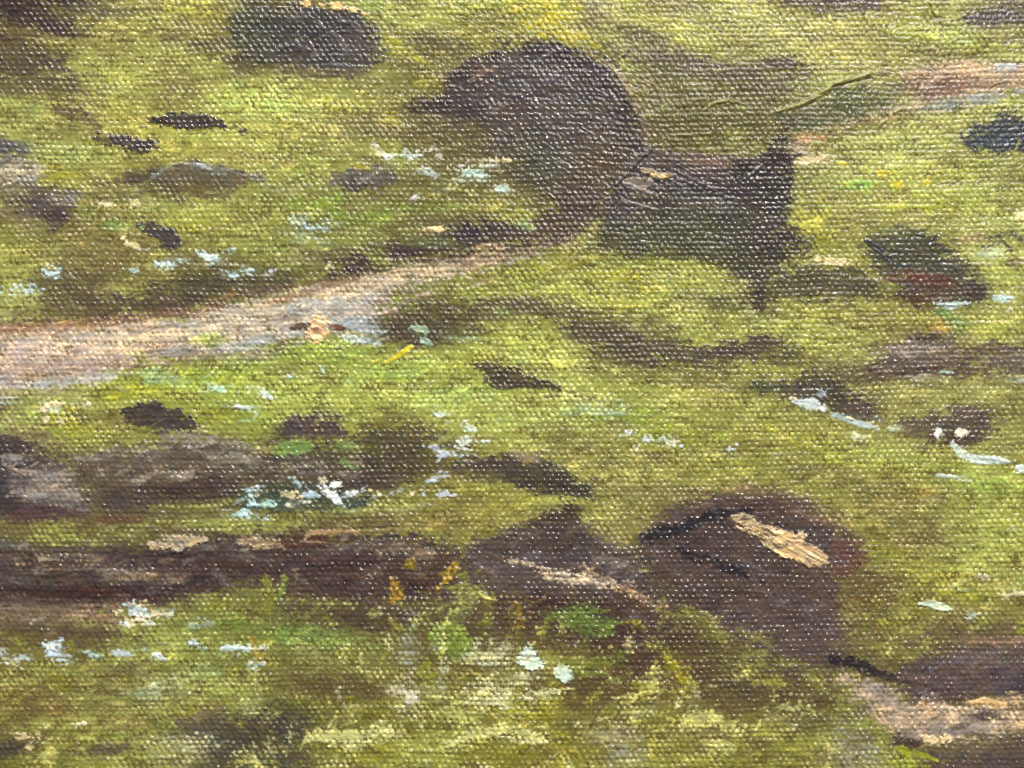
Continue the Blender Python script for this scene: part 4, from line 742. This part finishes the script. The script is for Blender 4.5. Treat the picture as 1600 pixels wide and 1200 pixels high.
# ------------------------------------------------------------------ flower dabs
fl = part('painted_foliage', 'dark green foliage patch under the white flower cluster')
p([(352,790),(370,770),(420,756),(470,748),(520,764),(570,770),(590,782),(560,796),(470,800),(400,804)],(78,84,68),soft=7,rag=9,dry=.35,gloss=.6)
meadow()
BW, WH, CR = (196,218,212), (224,232,228), (232,212,166)
for x,y,rx,ry,an,c in [
  (400,770,12,9,0,BW),(416,785,17,7,-12,(172,206,190)),(393,785,10,8,0,BW),(372,806,14,5,0,(180,200,196)),(410,808,9,5,0,(196,210,210)),(386,800,12,5,0,BW),
  (465,755,6,12,-35,(184,202,204)),(484,772,12,8,0,(196,210,210)),(503,751,7,5,0,CR),(458,773,14,8,0,(222,200,150)),(452,787,6,5,0,CR),(468,785,8,5,0,CR),(479,783,5,4,0,(210,200,170)),
  (512,766,14,7,25,WH),(520,776,16,6,45,WH),(524,757,9,5,-25,WH),(530,789,7,4,30,WH),(555,771,10,5,-15,WH),(541,776,6,3,0,WH),
  (580,766,5,3,0,CR),(568,764,4,3,0,WH),(592,773,4,5,0,CR),(615,771,5,3,0,WH),(606,778,3,4,0,CR),
  (692,706,25,9,18,(200,208,220)),(680,747,16,6,-18,(214,220,224)),(697,773,13,6,-4,(206,214,220)),(722,690,9,5,-20,WH),(756,690,8,4,0,(214,220,214)),(662,770,4,4,0,WH),(645,770,4,3,0,CR),
  (684,647,9,7,20,(206,222,216)),(680,638,6,4,0,BW),(735,668,12,6,10,(206,218,200)),(725,663,6,4,0,(200,214,200)),
  (335,606,15,7,6,(190,226,200)),(385,637,16,4,4,(196,214,190)),(413,612,9,4,40,BW),(422,621,9,4,10,WH),(455,586,7,4,0,BW),(505,575,4,6,0,BW),(374,636,5,4,0,WH),(543,594,4,3,0,BW),
  (37,455,22,8,4,(190,208,200)),(82,425,11,7,10,(196,214,210)),(88,432,9,4,0,(190,205,200)),(258,412,16,6,4,(186,208,206)),(282,408,8,3,0,BW),(207,423,11,5,10,(180,205,196)),(317,399,10,6,20,(206,224,218)),(330,404,10,5,0,BW),(363,390,6,5,0,BW),(363,428,14,6,0,(200,222,214)),(385,424,12,6,0,(204,222,216)),
  (160,318,16,6,4,(236,216,166)),(215,319,9,5,0,CR),(228,325,4,3,0,CR),(205,381,12,5,20,(226,212,150)),(193,372,4,4,0,CR),(515,417,7,4,-8,(236,222,180)),(426,423,5,5,0,WH),(415,430,8,3,0,(220,210,190)),
  (652,310,9,5,10,(222,214,214)),(470,345,22,6,8,(176,190,160)),(486,356,14,5,0,(168,190,176)),(478,352,8,3,20,BW),
  (582,228,10,6,10,(226,216,186)),(596,240,12,6,30,(226,210,180)),(606,246,6,5,0,WH),(640,242,16,7,-14,(190,204,188)),(656,236,9,5,0,(222,212,178)),(684,246,6,6,0,(224,216,190)),(668,270,16,5,30,(180,186,172)),(655,268,10,6,0,(170,178,160)),
  (735,270,18,9,20,(178,206,180)),(722,262,9,7,0,(220,206,170)),(750,280,14,6,10,(190,208,184)),(784,296,14,5,10,(190,206,184)),(715,283,9,4,0,(206,200,160)),(770,250,8,4,0,(214,190,140)),(790,252,6,4,0,(214,190,140)),
  (982,676,9,5,-10,WH),(1009,686,10,4,-12,(222,228,234)),(1034,688,4,4,0,WH),(1050,693,8,6,-14,(236,230,198)),(1044,699,4,3,0,CR),(1065,697,4,3,0,WH),(1052,683,4,3,0,WH),(1143,700,10,5,-20,(236,238,228)),(1028,690,4,3,0,(200,214,170)),(1044,678,4,2.5,0,(225,230,200)),
  (86,1008,16,8,0,(206,220,222)),(92,1023,18,8,12,(204,216,220)),(80,1018,8,6,0,(216,226,226)),(5,1022,16,10,16,(212,224,222)),(42,1026,10,5,0,(196,208,204)),(143,1024,16,5,14,(186,206,196)),(190,1019,12,7,10,(196,202,206)),(253,1028,10,6,20,(212,220,222)),(246,1022,5,5,0,WH),(310,1010,14,4,24,(196,210,210)),(302,1004,7,4,0,(190,206,200)),(360,1013,11,5,0,(206,222,220)),(385,1013,18,4,0,(206,220,216)),(400,1036,12,6,0,(196,216,214)),(408,1012,8,4,0,(196,216,220)),
  (200,972,9,8,20,CR),(187,955,9,6,-10,CR),(196,974,6,6,0,WH),(210,952,14,10,20,(206,216,208)),(226,956,12,7,30,(196,212,200)),(222,944,8,4,0,(226,200,150)),(200,945,9,5,0,(186,206,200)),(220,966,10,5,0,(224,214,190)),(244,957,7,6,0,(236,220,170)),(258,957,11,5,10,(210,212,180)),(230,973,9,4,0,(216,214,186)),(324,975,11,5,24,(170,182,160)),(300,978,10,4,0,(160,176,140)),(240,1068,8,5,0,(190,200,170)),
  (40,1150,14,6,0,(226,196,140)),(60,1145,8,8,-30,(220,196,142)),(26,1146,8,5,0,(224,196,146)),(47,1165,6,6,0,(222,196,150)),(72,1136,6,4,-30,(222,206,150)),(125,1130,13,4,-8,(226,218,180)),
  (71,634,9,11,0,(222,206,166)),(90,632,12,5,0,(226,206,160)),(72,655,4,8,0,(224,208,170)),(135,632,8,4,0,(214,206,170)),(96,658,6,4,0,(206,200,150)),(8,625,14,7,0,(196,204,202)),
  (1585,928,18,5,0,(196,194,150)),(1532,903,12,5,0,(200,184,156)),(1583,823,4,3,0,(236,240,236)),(1520,962,8,5,4,(204,214,206)),(1498,919,9,6,20,(170,184,130)),
 ]:
    _k = (x * 7 + y * 13) % 10 / 10
    dab(x,y,rx*1.08,ry,an,c,thick=.6+.5*_k,dry=.3+.22*(1-_k),a=.78+.2*_k,rag=min(rx,ry)*.8,soft=1.3+1.2*(1-_k),edge=.3,fill=.5+.25*_k)
_f = np.random.default_rng(17)
for cx, cy, sx, sy, n in [(290,408,130,30,16),(60,440,60,30,6),(690,255,100,28,14),(480,350,60,18,7),(460,785,110,22,14),(240,1020,190,26,14),(220,960,50,18,6),(700,670,60,40,8),(400,620,70,26,7),(1330,650,60,16,5),(1520,715,70,16,6),(1020,688,50,12,5),(90,640,60,20,6)]:
    for _ in range(int(n * .55)):
        x = cx + _f.normal(0, sx * .55); y = cy + _f.normal(0, sy * .5)
        c = [(196,212,204),(214,214,190),(178,200,186),(206,208,214)][_f.integers(0, 4)]
        b(x, y, _f.uniform(4, 11), _f.uniform(2, 4.5), _f.normal(0, 22), c, a=_f.uniform(.3, .55), dry=_f.uniform(.5, .68), own=None, soft=1.6, rag=3, thick=.4, fill=.35)
dab(828,1018,17,7,6,(190,214,202),'upper half of the larger pale mint dab, low in the middle',thick=1.3,dry=.2)
dab(827,1032,22,13,16,(206,226,212),'larger pale mint dab, low in the middle',thick=1.6,dry=.05,rag=5)
dab(880,1051,16,13,40,(208,226,208),'smaller pale mint dab right of the larger one',thick=1.6,dry=0,rag=3)
patch([(1432,944),(1448,937),(1465,938),(1480,946),(1492,952),(1480,957),(1462,954),(1445,947)],(198,212,184),'pale green lens shaped dab near the lower right',name='paint_dab',soft=1,rag=2,dry=0,thick=1.5,fill=.9,edge=.8,gloss=.4,smooth=1)
# coloured marks at the bottom
stroke([(614,908),(620,924),(614,938)],[10,22,14],(168,128,40),'ochre vertical dab in front of the long log',thick=.4,fill=.3,dry=.3,rag=4)
stroke([(712,878),(706,892),(692,912)],[12,16,10],(154,128,36),'ochre slanting stroke beside the brown rock',thick=.4,fill=.3,dry=.35,rag=5)
stroke([(700,905),(684,920)],[10,6],(160,126,36),None,thick=.4,fill=.3,dry=.35,rag=4)
stroke([(640,878),(648,890)],[14,10],(158,130,36),None,thick=.4,fill=.3,dry=.35,rag=4)
gp = dict(name='grass_stroke', fill=.4, dry=.42, soft=5, rag=13, a=.9)
patch([(670,985),(685,972),(710,970),(735,988),(738,1010),(715,1025),(692,1020),(668,1005)],(130,146,50),'flat green brush patch, low in the middle',**gp)
patch([(648,1035),(665,1025),(682,1040),(678,1060),(655,1064)],(152,144,38),'ochre green brush patch under the flat green one',**gp)
patch([(850,955),(880,950),(905,940),(925,950),(955,965),(965,985),(950,1000),(920,995),(890,980),(862,968)],(112,128,50),'green leaf shaped brush patch on the brown rock foot',**gp)
patch([(870,1022),(900,1030),(940,1025),(968,1028),(950,1045),(910,1060),(885,1045)],(122,128,46),None,**gp)
patch([(1034,1025),(1055,1022),(1068,1040),(1090,1070),(1085,1080),(1060,1070),(1035,1045)],(160,146,28),'mustard brush patch at the foot of the large boulder',**gp)
patch([(988,1065),(1005,1066),(1015,1085),(1005,1095),(990,1080)],(146,134,36),None,**gp)
patch([(975,965),(995,955),(1010,975),(1000,985)],(146,134,44),None,**gp)
for q,w,c in [([(415,905),(425,930),(418,952)],14,(140,134,46)),([(445,905),(438,925)],12,(124,140,56)),([(395,1000),(405,1030)],14,(170,140,50)),([(805,950),(812,975)],18,(146,118,36)),([(660,960),(640,1000)],10,(110,128,52)),([(860,955),(850,990)],12,(120,126,50)),
              ([(1075,955),(1110,965),(1130,1000)],16,(140,134,60)),([(1160,985),(1200,1005)],14,(132,122,64))]:
    stroke(q,w,c,None,None,'grass_stroke',thick=.3,fill=.3,dry=.5,a=.75,rag=5,edge=0,gloss=0)
_v = np.random.default_rng(33)
for _ in range(150):
    x = _v.uniform(380, 1290); y = _v.uniform(985, 1215)
    if x > 1000 and y < 1060: continue
    L = _v.uniform(8, 34); c = [(198,190,116),(184,176,96),(150,142,46),(170,164,120),(206,200,140),(128,126,50)][_v.integers(0, 6)]
    dx = _v.normal(0, 5)
    ton([(x, y), (x + dx, y + L)], _v.uniform(5, 14), c, a=.6, rag=6, dry=_v.uniform(.55, .74), soft=3, thick=.3)
# pale scumbles
for x,y,rx,ry,an,c,a in [(640,1010,16,40,0,(168,164,140),.55),(630,1080,24,30,0,(176,172,136),.6),(690,1040,10,50,0,(160,170,140),.45),(770,1085,40,22,0,(206,198,150),.6),(820,1060,30,14,0,(196,190,140),.55),(780,1020,30,20,0,(176,170,120),.5),(1335,1170,40,40,0,(150,142,110),.6),(970,1170,20,30,0,(168,160,124),.5),(760,1030,40,8,0,(200,196,140),.6),(720,950,30,14,-30,(160,156,84),.5),
                       (490,1170,60,10,0,(130,124,40),.5),(290,1170,50,20,0,(196,186,130),.5),(240,1080,50,18,-10,(166,172,120),.5),(950,640,40,14,0,(160,172,140),.4),(900,640,30,16,0,(150,170,110),.4),(900,620,30,5,0,(196,190,120),.5)]:
    tone(x,y,rx,ry,an,c,a,dry=.55)
for q,w,c in [([(484,1150),(520,1152),(560,1150),(620,1145)],20,(208,202,122)),([(580,1160),(585,1130),(600,1145),(610,1135)],8,(218,210,130)),([(540,1170),(570,1165)],10,(206,198,120)),([(725,1150),(760,1140),(800,1140),(850,1155)],16,(204,196,116)),([(700,1170),(720,1150)],10,(206,198,120)),([(760,1090),(820,1085),(870,1080)],8,(210,204,140)),
              ([(690,1030),(700,960),(720,950)],6,(196,190,96)),([(900,1130),(960,1118),(1020,1112)],4,(196,190,130)),([(800,1158),(850,1160)],7,(206,198,130)),([(680,1090),(720,1086),(770,1084)],6,(204,196,110)),([(1230,1106),(1260,1104)],7,(190,186,110)),
              ([(1070,1130),(1110,1120),(1150,1140)],22,(190,182,102)),([(1120,1160),(1140,1170)],18,(182,174,96)),([(960,1090),(1060,1075),(1090,1100)],5,(186,178,96))]:
    stroke(q,w,c,None,None,'grass_stroke',thick=.5,fill=.4,dry=.45,a=.85,rag=5,edge=0,gloss=.2)
dab(640,1090,14,8,0,(206,200,180),a=.7,dry=.45)

# ------------------------------------------------------------------ bristle marks and broken colour over everything
rng = np.random.default_rng(7)
N = 19000
bx = rng.uniform(-M, 1600 + M, N); by = rng.uniform(-M, 1200 + M, N)
for k in range(N):
    x, y = bx[k], by[k]
    ii = min(NY - 1, max(0, int((y + M) / D))); jj = min(NX - 1, max(0, int((x + M) / D)))
    L = rng.uniform(3, 15); w = rng.uniform(1.3, 3.8)
    ang = -8 + rng.normal(0, 22)
    if FILL[ii, jj] > .6: continue
    oi = min(NY - 1, max(0, ii + int(rng.normal(0, 4.5)))); oj = min(NX - 1, max(0, jj + int(rng.normal(0, 8))))
    c0 = C[oi, oj] if FILL[oi, oj] < .5 else C[ii, jj]
    g = math.exp(rng.normal(0.02, 0.17))
    hue = rng.normal(0, .06)
    c1 = np.clip(c0 * g * np.array([1 + hue, 1 + .25 * hue, 1 - 1.2 * hue]), .01, .9)
    i0, i1, j0, j1 = box(x - L - 3, y - L - 3, x + L + 3, y + L + 3)
    if i1 - i0 < 2 or j1 - j0 < 2: continue
    xx = X[i0:i1, j0:j1] - x; yy = Y[i0:i1, j0:j1] - y
    ca, sa = math.cos(math.radians(ang)), math.sin(math.radians(ang))
    u = (xx * ca + yy * sa) / L; v = (-xx * sa + yy * ca) / w
    al = sstep(1.1, .5, u * u + v * v + .5 * n_small[i0:i1, j0:j1]) * .62
    sub = C[i0:i1, j0:j1]
    sub += (c1.astype(np.float32) - sub) * al[..., None]
    H[i0:i1, j0:j1] += .22 * al

lum = C @ np.array([.2126, .7152, .0722], np.float32)
green = sstep(0.04, .14, C[..., 1] - C[..., 2]) * (1 - sstep(.4, .8, FILL))
# dry brush caught on the raised yarns, plus weave glints painted into the grass colour
catch_glint = sstep(.45, .95, Wn + .28 * n_mid + .2 * n_fine) * green
lum0 = (C @ np.array([.2126, .7152, .0722], np.float32))[..., None]
thin = (1 - sstep(.45, .75, FILL))[..., None]
gsel = green[..., None]
C *= 1 + thin * (np.clip((lum0 / .31) ** .26, .86 - .12 * gsel, 1.07) - 1)
C *= 1 + thin * (gsel * np.array([-.10, -.035, .07], np.float32) + (1 - gsel) * np.array([-.13, -.07, .0], np.float32))
C *= (1 + .40 * catch_glint[..., None])
C += catch_glint[..., None] * np.array([.05, .048, .036], np.float32)
# brown imprimatura where the brush skipped, with shade of the weave valleys painted in
skip_shade = sstep(.42, .02, Wn + .30 * vnoise(X / 22, Y / 8, 41) + .15 * n_fine) * (1 - sstep(.3, .7, FILL))
C += (lin((84, 68, 30)) - C) * (skip_shade * .74 * green)[..., None]
C *= (1 + .07 * n_fine + .05 * n_small + .05 * n_mid)[..., None]
C = np.clip(C, .004, .9)

# ------------------------------------------------------------------ relief of the surface, px -> metres
bm1 = sstep(-.2, .6, vnoise(X / 120, Y / 80, 61)); bm2 = sstep(-.1, .7, vnoise(X / 110, Y / 90, 62)); bm3 = sstep(0, .7, vnoise(X / 90, Y / 70, 63))
bristle = vnoise((X + .12 * Y) / 30, (Y - .14 * X) / 2.6, 51) * (.03 + .20 * bm1) + vnoise((X + .5 * Y) / 26, (Y - .55 * X) / 3.0, 52) * (.03 + .22 * bm2) + vnoise((X - .6 * Y) / 24, (Y + .6 * X) / 2.8, 53) * (.03 + .24 * bm3)
HT = W * 3.1 * (1 - .85 * FILL) * (1 + .25 * n_big) + H + bristle * (1 + FILL) + .30 * n_mid * (.4 + FILL) + .20 * n_fine * (1 - .6 * FILL) + .5 * n_big
HT = HT.astype(np.float32)
dzy, dzx = np.gradient(HT, D)
NRM = np.stack([-dzx, -np.ones_like(HT), dzy], -1)      # x right, y toward the back, z up
NRM /= np.linalg.norm(NRM, axis=-1, keepdims=True)
VX = (X - 800) * PX; VZ = (600 - Y) * PX; VY = -HT * PX
GLOSS = np.clip(GLOSS, 0, 1)

# ------------------------------------------------------------------ materials
def paint_material():
    m = bpy.data.materials.new('oil_paint')
    m.use_nodes = True
    nt = m.node_tree
    bs = nt.nodes['Principled BSDF']
    at = nt.nodes.new('ShaderNodeAttribute'); at.attribute_name = 'pigment'
    gl = nt.nodes.new('ShaderNodeAttribute'); gl.attribute_name = 'gloss'
    tc = nt.nodes.new('ShaderNodeTexCoord')
    nz = nt.nodes.new('ShaderNodeTexNoise'); nz.inputs['Scale'].default_value = 2600; nz.inputs['Detail'].default_value = 3
    nt.links.new(tc.outputs['Object'], nz.inputs['Vector'])
    nz2 = nt.nodes.new('ShaderNodeTexNoise'); nz2.inputs['Scale'].default_value = 160; nz2.inputs['Detail'].default_value = 2
    nt.links.new(tc.outputs['Object'], nz2.inputs['Vector'])
    mr = nt.nodes.new('ShaderNodeMapRange')
    mr.inputs[1].default_value = 0; mr.inputs[2].default_value = 1; mr.inputs[3].default_value = .31; mr.inputs[4].default_value = .26
    nt.links.new(gl.outputs['Fac'], mr.inputs[0])
    ad = nt.nodes.new('ShaderNodeMath'); ad.operation = 'MULTIPLY_ADD'; ad.inputs[1].default_value = .12
    nt.links.new(nz2.outputs['Fac'], ad.inputs[0]); 
    sb = nt.nodes.new('ShaderNodeMath'); sb.operation = 'SUBTRACT'; sb.inputs[1].default_value = .06
    nt.links.new(mr.outputs[0], sb.inputs[0]); nt.links.new(sb.outputs[0], ad.inputs[2])
    bp = nt.nodes.new('ShaderNodeBump'); bp.inputs['Strength'].default_value = .35; bp.inputs['Distance'].default_value = 4e-5
    nt.links.new(nz.outputs['Fac'], bp.inputs['Height'])
    nt.links.new(at.outputs['Color'], bs.inputs['Base Color'])
    nt.links.new(ad.outputs[0], bs.inputs['Roughness'])
    nt.links.new(bp.outputs['Normal'], bs.inputs['Normal'])
    bs.inputs['IOR'].default_value = 1.5
    return m
MAT = paint_material()

# ------------------------------------------------------------------ split the paint layer into its painted parts
F = PID[:-1, :-1].copy()
# small stray islands go back to the meadow: keep the largest connected piece of every part
from collections import deque
flat = F.ravel()
WF = NX - 1
seen = np.zeros(flat.size, bool)
order = np.nonzero(flat)[0]
comp = {}
fl_list = flat.tolist(); seen_l = [False] * flat.size
for st in order.tolist():
    if seen_l[st]: continue
    pid = fl_list[st]
    q = [st]; seen_l[st] = True; n = 0
    while n < len(q):
        c = q[n]; n += 1
        cx = c % WF
        for nb in ((c - 1) if cx else -1, (c + 1) if cx < WF - 1 else -1, c - WF, c + WF):
            if 0 <= nb < len(fl_list) and not seen_l[nb] and fl_list[nb] == pid:
                seen_l[nb] = True; q.append(nb)
    if pid in comp:
        if len(q) > len(comp[pid]):
            flat[np.array(comp[pid])] = 0; comp[pid] = q
        else:
            flat[np.array(q)] = 0
    else:
        comp[pid] = q
MINF = 10
for pid, q in comp.items():
    if len(q) < MINF: flat[np.array(q)] = 0
F = flat.reshape(F.shape)

root = bpy.data.objects.new('oil_painting', None)
col.objects.link(root)
root.empty_display_size = 0.02
root.location = (0, 0, 0)
root['label'] = 'oil painting on linen of boulders, a path and white flowers in an olive meadow'
root['category'] = 'painting'

vid = np.arange(NY * NX).reshape(NY, NX)
quads_all = np.stack([vid[:-1, :-1], vid[1:, :-1], vid[1:, 1:], vid[:-1, 1:]], -1).reshape(-1, 4)
co_all = np.stack([VX, VY, VZ], -1).reshape(-1, 3)
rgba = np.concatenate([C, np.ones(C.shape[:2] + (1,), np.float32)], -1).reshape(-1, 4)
nrm_all = NRM.reshape(-1, 3); gl_all = GLOSS.reshape(-1)

def build(name, faces, parent):
    vs, inv = np.unique(faces, return_inverse=True)
    inv = inv.reshape(faces.shape).astype(np.int32)
    me = bpy.data.meshes.new(name)
    me.vertices.add(len(vs)); me.vertices.foreach_set('co', co_all[vs].astype(np.float32).ravel())
    n = len(faces)
    me.loops.add(n * 4); me.loops.foreach_set('vertex_index', inv.ravel())
    me.polygons.add(n); me.polygons.foreach_set('loop_start', np.arange(0, n * 4, 4, dtype=np.int32))
    me.update(calc_edges=True)
    me.shade_smooth()
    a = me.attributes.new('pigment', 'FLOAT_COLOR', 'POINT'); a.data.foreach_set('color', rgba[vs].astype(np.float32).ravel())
    a = me.attributes.new('gloss', 'FLOAT', 'POINT'); a.data.foreach_set('value', gl_all[vs].astype(np.float32))
    try:
        a = me.attributes.new('custom_normal', 'FLOAT_VECTOR', 'POINT'); a.data.foreach_set('vector', nrm_all[vs].astype(np.float32).ravel())
    except Exception:
        pass
    me.materials.append(MAT)
    o = bpy.data.objects.new(name, me)
    col.objects.link(o)
    o.parent = parent
    return o

srt = np.argsort(F.ravel(), kind='stable')
ids, starts = np.unique(F.ravel()[srt], return_index=True)
bounds = list(starts) + [len(srt)]
objs = {}
faces_of = {int(i): quads_all[srt[bounds[k]:bounds[k + 1]]] for k, i in enumerate(ids)}
for i in sorted(faces_of):
    info = parts[i]
    par = objs.get(info['parent'], root) if info['parent'] is not None else root
    o = build(info['name'], faces_of[i], par)
    if info['label']: o['label'] = info['label']
    objs[i] = o

# ------------------------------------------------------------------ the linen behind and around the built field, painted in the same tones
def linen():
    m = bpy.data.materials.new('painted_linen')
    m.use_nodes = True
    nt = m.node_tree; bs = nt.nodes['Principled BSDF']
    tc = nt.nodes.new('ShaderNodeTexCoord')
    nz = nt.nodes.new('ShaderNodeTexNoise'); nz.inputs['Scale'].default_value = 75; nz.inputs['Detail'].default_value = 8
    mp = nt.nodes.new('ShaderNodeMapping'); mp.inputs['Scale'].default_value = (.6, 1, 1.4)
    nt.links.new(tc.outputs['Object'], mp.inputs[0]); nt.links.new(mp.outputs[0], nz.inputs['Vector'])
    cr = nt.nodes.new('ShaderNodeValToRGB')
    e = cr.color_ramp.elements
    e[0].position = .34; e[0].color = (*lin((84, 70, 54)), 1)
    e[1].position = .68; e[1].color = (*lin((172, 166, 78)), 1)
    k = e.new(.47); k.color = (*lin((134, 124, 58)), 1)
    nt.links.new(nz.outputs['Fac'], cr.inputs[0]); nt.links.new(cr.outputs[0], bs.inputs['Base Color'])
    w1 = nt.nodes.new('ShaderNodeTexWave'); w1.bands_direction = 'Z'; w1.inputs['Scale'].default_value = 400; w1.inputs['Distortion'].default_value = 1.5
    w2 = nt.nodes.new('ShaderNodeTexWave'); w2.bands_direction = 'X'; w2.inputs['Scale'].default_value = 330; w2.inputs['Distortion'].default_value = 1.5
    nt.links.new(tc.outputs['Object'], w1.inputs[0]); nt.links.new(tc.outputs['Object'], w2.inputs[0])
    mx = nt.nodes.new('ShaderNodeMath'); mx.operation = 'MAXIMUM'
    nt.links.new(w1.outputs['Fac'], mx.inputs[0]); nt.links.new(w2.outputs['Fac'], mx.inputs[1])
    bp = nt.nodes.new('ShaderNodeBump'); bp.inputs['Distance'].default_value = 2e-4
    nt.links.new(mx.outputs[0], bp.inputs['Height']); nt.links.new(bp.outputs[0], bs.inputs['Normal'])
    bs.inputs['Roughness'].default_value = .38
    return m
hw, hh, y0, y1 = .21, .16, 1.2e-4, 1.6e-3
v = [(sx * hw, yy, sz * hh) for yy in (y0, y1) for sx, sz in ((-1, -1), (1, -1), (1, 1), (-1, 1))]
f = [(0, 1, 2, 3), (7, 6, 5, 4), (0, 4, 5, 1), (1, 5, 6, 2), (2, 6, 7, 3), (3, 7, 4, 0)]
me = bpy.data.meshes.new('canvas'); me.from_pydata(v, [], f); me.update()
me.materials.append(linen())
cv_o = bpy.data.objects.new('canvas', me); col.objects.link(cv_o); cv_o.parent = root
cv_o['label'] = 'stretched linen canvas carrying the paint'
print('PARTS', len(objs), 'TRIS', sum(len(q) for q in faces_of.values()) * 2)
